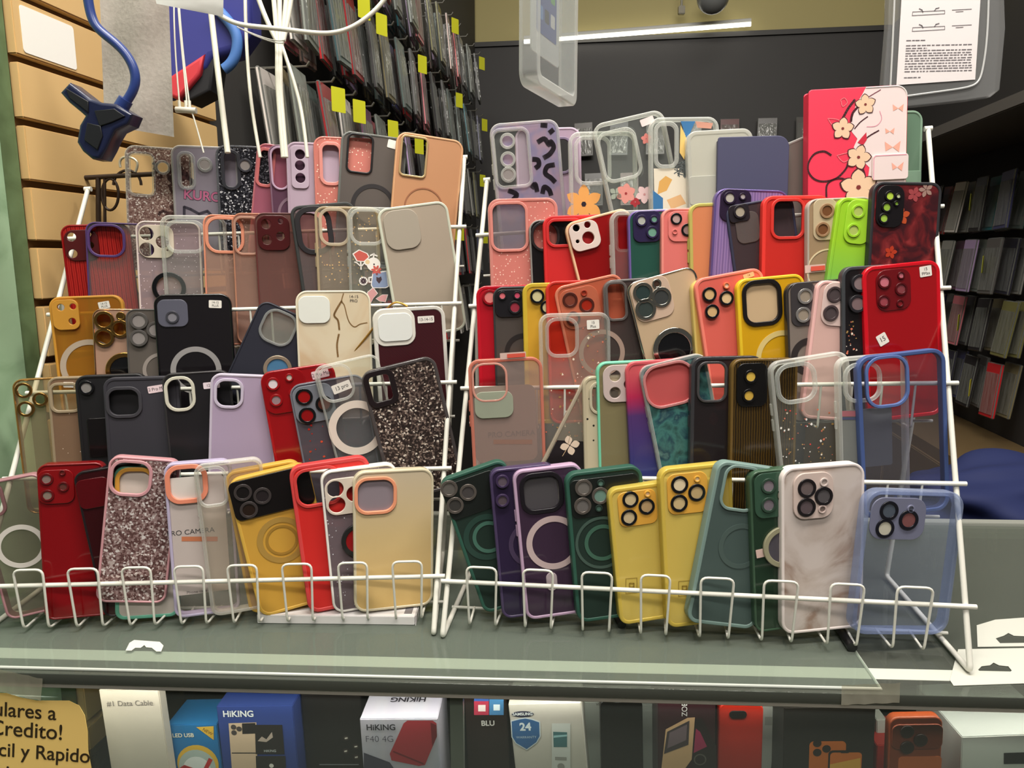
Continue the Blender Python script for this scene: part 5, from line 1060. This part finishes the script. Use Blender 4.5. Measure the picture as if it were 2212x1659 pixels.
# back wall, right wall, floor
RW = at_d(2050, 700, 2.45); RW.z = 0
BO = P0 + EV * TB
wid = (RW - P0).dot(ER)
BM = frame(BO, ER, UPZ, -EV)
CHARW = S((50, 48, 48), .6)
o = box('wall_back', (-.06, ZF, -.04), (wid + .1, 1.34, 0), CHARW); o.matrix_world = BM; tag(o, kind='structure')
o = box('wall_back_upper', (-.06, 1.34, -.10), (wid + .1, 2.4, -.04), S((176, 164, 112), .7)); o.matrix_world = BM; tag(o, kind='structure')
o = box('trim_4', (-.06, 1.325, -.04), (wid + .1, 1.345, .012), S((44, 42, 40), .5)); o.matrix_world = BM; tag(o, kind='structure')
RM = frame(RW, EV, UPZ, -ER)              # right wall frame, x = along depth, z into the shop
tb_r = (BO - RW).dot(EV)
o = box('wall_right', (-1.6, ZF, -.05), (tb_r, 1.34, -.02), CHARW); o.matrix_world = RM; tag(o, kind='structure')
o = box('wall_right_upper', (-1.6, 1.34, -.1), (tb_r, 2.4, -.05), S((150, 140, 100), .7)); o.matrix_world = RM; tag(o, kind='structure')
FLOORM = NOISE('brown_tile_floor', [(0, (92, 82, 68)), (1, (122, 108, 88))], 6, 3, 0, .5)
o = box('floor', (-2.2, -1.6, -1.03), (2.8, 4.2, -1.0), FLOORM); tag(o, kind='structure')
o = box('ceiling', (-2.2, -1.6, 2.3), (2.8, 4.2, 2.34), S((190, 186, 172), .8)); tag(o, kind='structure')
# LED tube under the dark fascia
l0 = at_plane(1132, 90, BO - EV * .03, EV); l1 = at_plane(1622, 52, BO - EV * .03, EV)
lt = empty('led_tube', Matrix.Translation(l0), 'long lit LED tube under the dark fascia at the back', 'lamp')
tube('diffuser', [Vector((0, 0, 0)), l1 - l0], .009, EMIT('led_glow', (255, 250, 232), 5.0), lt)
tube('housing', [Vector((0, 0, .014)), l1 - l0 + Vector((0, 0, .014))], .010, S((200, 200, 196), .5), lt)
# ceiling dome and bracket above the fascia
p = at_plane(1540, -6, BO - EV * .2, EV)
dc = empty('dome_camera', frame(p, ER, UPZ, -EV), 'grey dome camera on a wall arm above the LED tube', 'security camera')
bm = bmesh.new(); bmesh.ops.create_uvsphere(bm, u_segments=24, v_segments=12, radius=.065)
mesh_of('dome', bm, S((120, 122, 122), .35), dc, sm=True)
tube('wall_arm', [(0, .05, 0), (0, .07, -.08), (0, .07, -.235)], .016, S((130, 130, 126), .4), dc)
p = at_plane(1472, 22, BO - EV * .05, EV)
br = empty('wall_bracket', Matrix.Translation(p), 'small metal bracket on the beige wall beside the grey dome', 'bracket')
box('clip', (-.014, -.012, -.018), (.014, .012, .016), S((120, 116, 104), .3, .7), br, .003); tube('stem', [(0, 0, .016), (0, 0, .14)], .005, S((150, 146, 132), .4), br)

# ---------------------------------------------------------------- packs hanging on pegs
PCOL = [(196, 40, 44), (214, 206, 200), (176, 150, 190), (30, 30, 34), (120, 116, 70), (60, 120, 130), (210, 120, 130), (66, 62, 64), (150, 148, 142), (96, 92, 90), (150, 40, 44), (54, 52, 66), (88, 104, 100), (180, 150, 140), (60, 84, 88), (44, 40, 42), (110, 74, 96), (130, 120, 90), (70, 70, 110), (120, 126, 120)]
def _bag():
    m, nt, b = _new('crinkled_clear_bag')
    b.inputs['Base Color'].default_value = lin((170, 172, 168)); b.inputs['Roughness'].default_value = .08; b.inputs['Specular IOR Level'].default_value = .9
    n = nt.nodes.new('ShaderNodeTexNoise'); n.inputs['Scale'].default_value = 60; n.inputs['Detail'].default_value = 3
    nt.links.new(_tex(nt, (1, .25, 1)), n.inputs['Vector'])
    bp = nt.nodes.new('ShaderNodeBump'); bp.inputs['Strength'].default_value = .9; bp.inputs['Distance'].default_value = .006
    nt.links.new(n.outputs[0], bp.inputs['Height']); nt.links.new(bp.outputs[0], b.inputs['Normal'])
    _see(nt, b, .26, (228, 228, 225)); return m
PBAG = _bag()
def pack_mesh(col, w, h, th, name):
    bm = bmesh.new()
    vs, fs = box_bm(bm, (-w / 2, -h, -th / 2), (w / 2, 0, th / 2))
    bmesh.ops.bevel(bm, geom=list(bm.edges), offset=th * .3, segments=1, affect='EDGES')
    n1 = len(bm.faces)
    vs2, _ = box_bm(bm, (-w * .42, -h * .93, -th * .75), (w * .42, -h * .18, th * .75))
    bmesh.ops.recalc_face_normals(bm, faces=bm.faces)
    bm.faces.ensure_lookup_table()
    for i, f in enumerate(bm.faces): f.material_index = 1 if i >= n1 else 0
    me = bpy.data.meshes.new(name); bm.to_mesh(me); bm.free()
    me.materials.append(PBAG); me.materials.append(S(col, .3))
    return me
PM = [pack_mesh(c, .085, .175, .009, 'hanging_pack') for c in PCOL]
def hang(M, label, group, rn, meshes=PM, sc=1.0, yaw=0.0):
    o = bpy.data.objects.new('packaged_case', rn.choice(meshes)); COL.objects.link(o)
    o.matrix_world = M @ Matrix.Rotation(-.10 + rn.uniform(-.035, .03), 4, 'X') @ Matrix.Rotation(rn.uniform(-.05, .05), 4, 'Z') @ Matrix.Rotation(yaw + rn.uniform(-.06, .06), 4, 'Y') @ Matrix.Diagonal((sc, sc, 1, 1))
    return tag(o, label, 'packaged phone case', group)
rn = random.Random(11)
YT = S((196, 196, 40), .5)
def price_tag(M, label, group):
    o = slab('hanging_price_tag', [rrect(0, 0, .034, .046, .002)], 0, .0008, YT); o.matrix_world = M; tag(o, label, 'price tag', group)
PEG = S((150, 148, 140), .3, .8)
rows_l = [(1.15, 'top'), (.93, 'second'), (.71, 'third'), (.49, 'fourth'), (.27, 'lowest')]
tags_l = {(1, 3): 0, (1, 6): 0, (2, 1): 0, (2, 4): 0, (2, 7): 0, (2, 10): 0, (0, 5): 0, (3, 4): 0, (3, 9): 0}
for r, (z, nm) in enumerate(rows_l):
    lab = 'packaged phone case on the %s peg row of the left wall' % nm
    n = 0
    for i in range(15):
        t = te + .14 + i * .118 + (r % 2) * .05
        if t > TB - .1: continue
        pg = tube('display_peg', [(0, 0, -.01), (0, 0, .10), (0, .008, .106)], .0022, PEG); pg.matrix_world = LM @ Matrix.Translation((t, z + .004, 0))
        tag(pg, 'thin metal peg on the %s row of the left wall' % nm, 'peg', 'pegs on the left wall')
        for j in range(3 if r < 4 else 2):
            hang(LM @ Matrix.Translation((t + rn.uniform(-.006, .006), z, .02 + j * .030 + rn.uniform(-.005, .005))), lab, 'packaged cases on the left wall, %s row' % nm, rn, yaw=.12)
        if (r, i) in tags_l or (r < 4 and i % 4 == 2):
            price_tag(LM @ Matrix.Translation((t, z - .03, .112)) @ Matrix.Rotation(-.5, 4, 'Y'), 'yellow price tag hanging on the %s peg row of the left wall' % nm, 'yellow price tags on the left wall')
rows_r = [(.60, 'top'), (.43, 'second'), (.265, 'third'), (.095, 'lowest')]
for r, (z, nm) in enumerate(rows_r):
    lab = 'packaged phone case on the %s peg row of the right wall' % nm
    for i in range(7):
        t = -.5 + i * .15 + (r % 2) * .04
        for j in range(3 if r < 2 else 2):
            hang(RM @ Matrix.Translation((t + rn.uniform(-.006, .006), z, .02 + j * .034 + rn.uniform(-.006, .006))), lab, 'packaged cases on the right wall, %s row' % nm, rn, sc=.86)
        if i % 2 == (r + 1) % 2:
            price_tag(RM @ Matrix.Translation((t, z - .07, .118)) @ Matrix.Rotation(.5, 4, 'Y'), 'yellow price tag on the %s peg row of the right wall' % nm, 'yellow price tags on the right wall')
rows_b = [(.98, 'upper'), (.76, 'lower')]
PMD = [pack_mesh(c, .085, .15, .010, 'hanging_pack') for c in ((54, 50, 50), (70, 66, 66), (96, 40, 42), (60, 62, 72), (88, 84, 82))]
for r, (z, nm) in enumerate(rows_b):
    for i in range(11):
        x = .32 + i * .16 + (r % 2) * .05
        if x > wid - .1: continue
        hang(BM @ Matrix.Translation((x, z, .03)), 'packaged phone case on the %s row of the back wall' % nm, 'packaged cases on the back wall, %s row' % nm, rn, PMD)
z_s = at_plane(2100, 240, RW + ER * -.25, -ER).z
o = box('wall_shelf', (-1.4, z_s - .03, -.018), (tb_r - .05, z_s, .25), S((92, 88, 84), .5), None, .003); o.matrix_world = RM; tag(o, 'long grey shelf above the packaged cases on the right wall', 'shelf')
# lower cabinet, blue jacket behind the counter
o = empty('wall_cabinet', RM, 'brown lower cabinet under the packaged cases on the right wall', 'cabinet')
BRN = S((112, 92, 62), .5)
box('carcass', (-1.2, -1.0, -.018), (tb_r - .05, -.13, .22), BRN, o)
for i in range(4): box('door', (-1.18 + i * .5, -.97, .221), (-.70 + i * .5, -.16, .234), BRN, o, .003)
def jacket():
    bm = bmesh.new(); bmesh.ops.create_icosphere(bm, subdivisions=5, radius=1)
    rr = random.Random(3)
    for v in bm.verts:
        p = v.co.copy(); f = .10 * math.sin(p.x * 5 + p.y * 3) + .07 * math.sin(p.z * 8 + p.x * 4 + 1) + .05 * math.sin(p.y * 11 + p.z * 5)
        v.co = Vector((p.x * .16, p.y * .12, p.z * .075)) * (1 + f)
        if v.co.z < -.05: v.co.z = -.05
    return mesh_of('blue_jacket', bm, S((18, 30, 78), .8), None, sm=True)
o = jacket(); p = at_y(2165, 1085, 1.22); o.location = p; tag(o, 'dark blue jacket heaped on a stool behind the counter at right', 'jacket')
st = empty('stool', Matrix.Translation((p.x, p.y, -1.0)), 'low dark stool hidden under the blue jacket behind the counter', 'stool')
sh = p.z - .05 + 1.0
slab('seat', [circ(0, 0, .16, 32)], sh - .03, sh, S((40, 36, 34), .5), st, .004)
for k in range(4): 
    a = k * math.pi / 2 + .6; tube('leg', [(.11 * math.cos(a), .11 * math.sin(a), sh - .03), (.15 * math.cos(a), .15 * math.sin(a), .0)], .011, S((60, 58, 56), .4, .6), st)
# ================================================================ things hanging in front
def dpts(pts, d): return [at_d(x, y, d) for x, y in pts]
def view_slab(name, pts, d, thick, mat, parent, bev, M):
    """outline on a vertical plane facing the shop front"""
    return None
def upright(label, cat, name, px, py, d, yaw=0.0, roll=0.0):
    p = at_d(px, py, d); y_ = math.radians(yaw)
    ex = Vector((math.cos(y_), math.sin(y_), 0)); n = ex.cross(UPZ)
    if roll:
        r_ = math.radians(roll); ex, up = ex * math.cos(r_) + UPZ * math.sin(r_), UPZ * math.cos(r_) - ex * math.sin(r_)
    else: up = UPZ
    root = empty(name, frame(p, ex, up, n), label, cat)
    def loc(x, y):
        k = at_plane(x, y, p, n) - p; return (k.dot(ex), k.dot(up))
    return root, loc, (Vector(loc(px + 50, py)) - Vector(loc(px - 50, py))).length / 100
# blue gooseneck phone holder
BLT = S((44, 62, 122), .3); BLD = S((28, 34, 62), .25); BLP = S((16, 17, 24), .45)
h, loc, q = upright('dark blue gooseneck phone holder with open clamp hanging before the slat wall', 'phone holder', 'gooseneck_holder', 225, 260, .72)
neck = [(182, -60), (190, 0), (196, 40), (214, 66), (244, 88), (270, 112), (288, 142), (295, 172), (286, 202), (268, 226), (260, 238)]
tube('gooseneck', [(*loc(*p), .0) for p in neck], .0044, BLT, h, smoothpath=True, res=5)
tube('neck_socket', [(*loc(272, 215), 0), (*loc(256, 242), 0)], .0068, BLT, h, res=5)
slab('clamp_body', [[loc(*p) for p in ((206, 224), (232, 233), (262, 236), (290, 254), (284, 268), (258, 280), (246, 300), (236, 322), (226, 340), (214, 340), (197, 326), (187, 310), (192, 278), (206, 254), (190, 240), (168, 222), (154, 206), (166, 193))]], -.012, .012, BLD, h, .003, 3)
slab('rubber_pad', [[loc(*p) for p in ((162, 200), (206, 226), (206, 246), (168, 216))]], .0115, .0135, BLP, h, .0006)
slab('rubber_pad', [[loc(*p) for p in ((222, 246), (262, 242), (282, 256), (256, 268), (232, 276))]], .0115, .0135, BLP, h, .0006)
slab('rubber_pad', [[loc(*p) for p in ((206, 272), (232, 278), (236, 298), (226, 326), (200, 306))]], .0115, .0135, BLP, h, .0006)
# grey cloth sheet
GC = NOISE('grey_cloth', [(0, (176, 168, 160)), (1, (204, 196, 188))], 220, 2, 0, .9, bump=.3)
def sheet(name, label, cat, corners, d, mat, amp=.004, nx=16, ny=20, kind=None):
    bm = bmesh.new(); vs = []
    (a, b, c, e) = corners   # TL TR BR BL in px
    for j in range(ny + 1):
        for i in range(nx + 1):
            u, v = i / nx, j / ny
            x = (1 - v) * ((1 - u) * a[0] + u * b[0]) + v * ((1 - u) * e[0] + u * c[0]); y = (1 - v) * ((1 - u) * a[1] + u * b[1]) + v * ((1 - u) * e[1] + u * c[1])
            vs.append(bm.verts.new(at_d(x, y, d + amp * math.sin(u * 7 + v * 2) + amp * .6 * math.sin(v * 11 + u * 3))))
    w = nx + 1
    for j in range(ny):
        for i in range(nx): bm.faces.new((vs[j * w + i], vs[j * w + i + 1], vs[(j + 1) * w + i + 1], vs[(j + 1) * w + i]))
    bmesh.ops.solidify(bm, geom=list(bm.faces), thickness=.0008)
    o = mesh_of(name, bm, mat, None, sm=True); tag(o, label, cat); return o
sheet('cloth_sheet', 'plain grey cloth hanging between slat wall and white cables', 'cloth', ((213, -70), (362, -70), (376, 296), (226, 270)), .80, GC)
sheet('paper_sheet', 'white paper corner hanging at the top beside the grey cloth', 'paper', ((322, -60), (484, -60), (482, 36), (338, 8)), .70, S((216, 216, 212), .6), .002, 8, 6)
# backpack in blue, red and black
bg, loc, q = upright('blue and red backpack with black side hanging behind the white cables', 'backpack', 'backpack', 430, 110, .98)
slab('body', [[loc(*p) for p in ((362, 10), (440, -10), (524, -10), (526, 60), (500, 96), (470, 104), (448, 112), (436, 134), (362, 176))]], -.05, .0, S((46, 50, 128), .7), bg, .010, 3)
slab('red_trim', [[loc(*p) for p in ((364, 178), (434, 132), (428, 158), (386, 208), (366, 200))]], -.04, .004, S((196, 50, 62), .6), bg, .004)
slab('black_side', [[loc(*p) for p in ((430, 160), (450, 112), (458, 104), (446, 190), (404, 212), (388, 206))]], -.05, -.004, S((18, 18, 24), .7), bg, .004)
tube('strap', [(*loc(*p), .006) for p in ((470, 20), (512, 60), (522, 100), (508, 140), (488, 152))], .007, S((66, 110, 176), .6), bg, smoothpath=True)
# white cables
WCB = S((222, 218, 204), .4)
def cable(label, paths, d, r, smoothp=True, name='white_cable', group=None):
    pts = [dpts(p, d) for p in paths]
    o = tube(name, pts, r, WCB, None, res=4, smoothpath=smoothp); return tag(o, label, 'cable', group)
cable('thick straight white cable hanging left of the thin one', [[(446, -60), (455, 20), (470, 150), (482, 250), (492, 330)]], .82, .0032)
cable('thin white cable hanging between the thick cable and the bundle', [[(529, -60), (530, 60), (537, 180), (546, 250), (562, 340)]], .82, .0019)
cable('knotted bundle of white cables hanging in the middle of the loop', [[(586, -60), (594, 30), (601, 92), (598, 160), (602, 220), (612, 340)], [(604, -60), (604, 40), (605, 92), (605, 160), (607, 220), (618, 340)], [(622, -60), (616, 40), (608, 92), (601, 150), (604, 240), (614, 340)], [(636, -60), (626, 30), (612, 88)], [(540, -60), (566, 30), (594, 84), (606, 100)]], .80, .0026)
cable('white cable curving down right from the bundle knot', [[(608, 96), (620, 130), (640, 190), (655, 250), (664, 340)]], .80, .0019)
cable('white cable swinging across the top in a wide loop', [[(424, -50), (446, 10), (490, 48), (540, 57), (610, 62), (690, 74), (740, 70), (790, 44), (835, 0), (860, -50)]], .77, .0024)
tz = tube('cable_tie', [dpts([(512, 58), (560, 80), (600, 94), (616, 86)], .785), dpts([(520, 62), (566, 86), (602, 97), (614, 92)], .785)], .0007, T((210, 208, 200), .6), None, smoothpath=True); tag(tz, 'clear plastic tie joining the cable loop to the bundle', 'cable tie')
ep = empty('earphone_cord', Matrix.Translation(at_d(405, 236, .84)), 'thin white earphone cord with a splitter bar in front of the backpack', 'earphones'); eo = at_d(405, 236, .84)
rel = lambda pts: [p - eo for p in dpts(pts, .84)]
tube('cord', [rel([(376, -40), (374, 60), (380, 140), (388, 226)]), rel([(382, -40), (386, 60), (398, 150), (404, 228)]), rel([(384, -40), (390, 80), (402, 170), (410, 230)]), rel([(414, 240), (424, 270), (440, 330)])], .0009, WCB, ep, smoothpath=True)
tube('splitter', [rel([(380, 237), (424, 239)])], .0034, WCB, ep, res=4)
for x in (388, 402, 410): tube('strain_relief', [rel([(x - 1, 218), (x, 234)])], .0017, WCB, ep)
# clear blister pack with a white phone
pA, pB = at_d(1161, 160, .60), at_d(1246, 210, .695)
ex = Vector((pB.x - pA.x, pB.y - pA.y, 0)); bw = ex.length; ex.normalize(); n = ex.cross(UPZ)
zl = at_plane(1161, 165, pA, n).z
bp = empty('blister_pack', frame(Vector((pA.x, pA.y, zl)) + ex * bw / 2, ex, UPZ, n), 'clear plastic phone package with a white phone card hanging top centre', 'package')
hh = .30
slab('clear_shell', [rrect(0, hh / 2 - .004, bw, hh, .010), rrect(0, hh / 2 - .004, bw - .012, hh - .012, .007)], -.016, 0.0, T((246, 248, 246), .24, (250, 251, 250), .08, .8, .2, 1.6), bp, .0016, 3)
slab('clear_face', [rrect(0, hh / 2 - .004, bw - .004, hh - .004, .009)], -.0012, -.0004, T((230, 234, 232), .04, (250, 251, 251), .06), bp)
slab('printed_card', [rrect(.002, hh / 2 + .012, bw - .034, hh - .03, .004)], -.014, -.013, S((206, 208, 206), .5), bp)
sw = bw - .054; icons = [(rrect(.004, .155, sw, .22, .002), S((74, 92, 160), .35))]
ic = [(96, 170, 90), (150, 130, 200), (200, 70, 70), (70, 90, 170), (220, 220, 220), (40, 40, 50), (110, 150, 210)]
ri = random.Random(2)
for a in range(3):
    for b in range(8):
        icons.append((rrect(.004 + (a - 1) * sw * .3, .062 + b * .02, sw * .22, .011, .002), S(ic[ri.randrange(7)], .35), 1e-4))
decal('phone_screen', icons, bp, -.0128)
# clear bag with printed instruction sheet
pb, loc, q = upright('clear plastic bag with printed white instruction sheet at the top right', 'bag', 'hanging_instruction_bag', 2030, 80, .90, 0, 0)
BAGM = T((190, 190, 190), .20, (225, 225, 225), .08)
slab('clear_bag', [[loc(*p) for p in ((1926, -70), (2165, -70), (2170, 60), (2160, 170), (2158, 192), (2140, 206), (2090, 214), (2000, 224), (1918, 232), (1912, 180), (1922, 60))]], -.012, -.0005, BAGM, pb, .0018, 3)
tube('bag_seam', [[(*loc(*p), .0006) for p in ((2135, -70), (2136, 60), (2122, 165), (2108, 190), (2040, 196), (1930, 212))], [(*loc(*p), .0006) for p in ((1934, -70), (1930, 60), (1922, 200))]], .0012, T((225, 225, 225), .6), pb, smoothpath=True)
slab('instruction_sheet', [[loc(*p) for p in ((1951, -70), (2122, -70), (2106, 172), (1936, 184))]], .0002, .0005, S((222, 214, 214), .6), pb)
def instr(loc, q):
    k = S((110, 104, 108), .6); rr = random.Random(6); P = []
    for y, y1 in ((88, 0), (99, 0), (105, 0), (110, 0), (116, 0), (121, 0), (127, 0), (132, 0), (138, 0), (144, 0), (149, 0), (155, 0), (168, 0)):
        x = 1958 - (y - 80) * .06; xe = 2098 if y not in (88, 168, 105) else x + rr.uniform(24, 46)
        while x < xe:
            w = rr.uniform(3, 11); P += stroke([loc(x, y - (x - 1958) * .02), loc(min(x + w, xe), y - (x + w - 1958) * .02)], 1.9 * q, k); x += w + rr.uniform(2, 4)
    for y in (26, 60):
        P += stroke([loc(1970, y + 8), loc(1971, y), loc(2040, y - 3), loc(2040, y + 4), loc(1970, y + 8)], 1.1 * q, k)
        P += stroke([loc(1985, y - 7), loc(1991, y - 4), loc(1993, y + 1)], 2 * q, k) + stroke([loc(2028, y - 9), loc(2021, y - 7), loc(2018, y - 2)], 2 * q, k)
        P += stroke([loc(2056, y - 4), loc(2098, y - 6)], 1.2 * q, k) + stroke([loc(2064, y), loc(2080, y - 1)], 1.2 * q, k)
    return P
decal('printed_lines', instr(loc, q), pb, .0008)
# dark wire ornament behind the left rack
DW = S((48, 34, 24), .5, .3)
dw, loc, q = upright('dark brown wire scroll stand against the slat wall behind the left rack', 'wire stand', 'wire_scroll_stand', 240, 430, .93)
tube('top_bar', [(*loc(182, 384), 0), (*loc(330, 376), 0)], .003, DW, dw)
for x in (212, 226): tube('upright_bar', [(*loc(x, 384), 0), (*loc(x + 2, 640), 0)], .003 if x == 212 else .0018, DW, dw)
tube('scroll', [(*loc(238 + 18 * math.cos(a), 420 + 34 * math.sin(a)), 0) for a in [i * math.pi / 12 for i in range(24)]], .0017, DW, dw, True)
tube('scroll', [(*loc(275 + 30 * math.cos(a), 400 + 32 * math.sin(a)), 0) for a in [math.pi + i * math.pi / 12 for i in range(13)]], .0017, DW, dw)
tube('hook', [(*loc(*p), .002) for p in ((262, 362), (258, 350), (266, 338), (282, 340), (298, 346), (300, 358), (294, 372))], .0016, S((206, 200, 180), .3, .5), dw, smoothpath=True)
# gold strap crossing the ivory marble case
gs = tube('gold_strap', dpts([(690, 842), (760, 766), (806, 712), (836, 664), (856, 646), (880, 662)], .842), .0012, S((200, 150, 70), .25, .8), None, smoothpath=True); tag(gs, 'thin gold strap running diagonally past the white-bordered case', 'strap')

# ================================================================ light
def area(name, loc_, target, sx, sy, energy, col=(1, .95, .87)):
    l = bpy.data.lights.new(name, 'AREA'); l.shape = 'RECTANGLE'; l.size = sx; l.size_y = sy; l.energy = energy; l.color = col
    o = bpy.data.objects.new(name, l); COL.objects.link(o); o.location = loc_
    o.rotation_euler = (Vector(target) - Vector(loc_)).to_track_quat('-Z', 'Y').to_euler()
    return o
area('overhead_light', (.30, .28, 1.9), (.20, .72, .2), 1.7, .22, 48)
area('overhead_light', (.1, -1.3, 2.2), (.05, .7, .1), 2.0, .25, 40)  # added front fill that brightens the case fronts and the paper note
area('overhead_light', (-.25, .8, 2.2), (-.35, 1.0, .2), .25, 1.2, 20)
area('overhead_light', (.5, 2.0, 2.2), (.4, 2.2, 0), 1.2, .3, 8)
_c = CA + cu_ * .5 + cv_ * .035
area('counter_fill_light', (_c.x, _c.y, -.03), (_c.x, _c.y + .12, -.2), 1.7, .012, 1.3)  # area light added inside the counter to brighten the boxes, no fixture
w = bpy.data.worlds.new('shop_air'); bpy.context.scene.world = w; w.use_nodes = True
w.node_tree.nodes['Background'].inputs[0].default_value = (.9, .88, .82, 1); w.node_tree.nodes['Background'].inputs[1].default_value = .09
# ================================================================ camera and view
cd = bpy.data.cameras.new('camera'); cam = bpy.data.objects.new('camera', cd); COL.objects.link(cam)
cd.sensor_fit = 'HORIZONTAL'; cd.sensor_width = 36; cd.lens = FPX / PW * 36; cd.clip_start = .01; cd.clip_end = 50
cam.location = CAM; cam.rotation_euler = (math.pi / 2 - PITCH, 0, 0)
sc = bpy.context.scene; sc.camera = cam
sc.view_settings.view_transform = 'Standard'; sc.view_settings.look = 'None'; sc.view_settings.gamma = 1; sc.view_settings.use_curve_mapping = False
sc.view_settings.exposure = 0.0
sc.cycles.transparent_max_bounces = 22; sc.cycles.max_bounces = 5; sc.cycles.diffuse_bounces = 2; sc.cycles.glossy_bounces = 2; sc.cycles.transmission_bounces = 2
sc.cycles.use_adaptive_sampling = True; sc.cycles.adaptive_threshold = 0.06
sc.cycles.caustics_reflective = False; sc.cycles.caustics_refractive = False; sc.cycles.sample_clamp_indirect = 4.0
sc.cycles.use_denoising = True
bpy.context.view_layer.update()
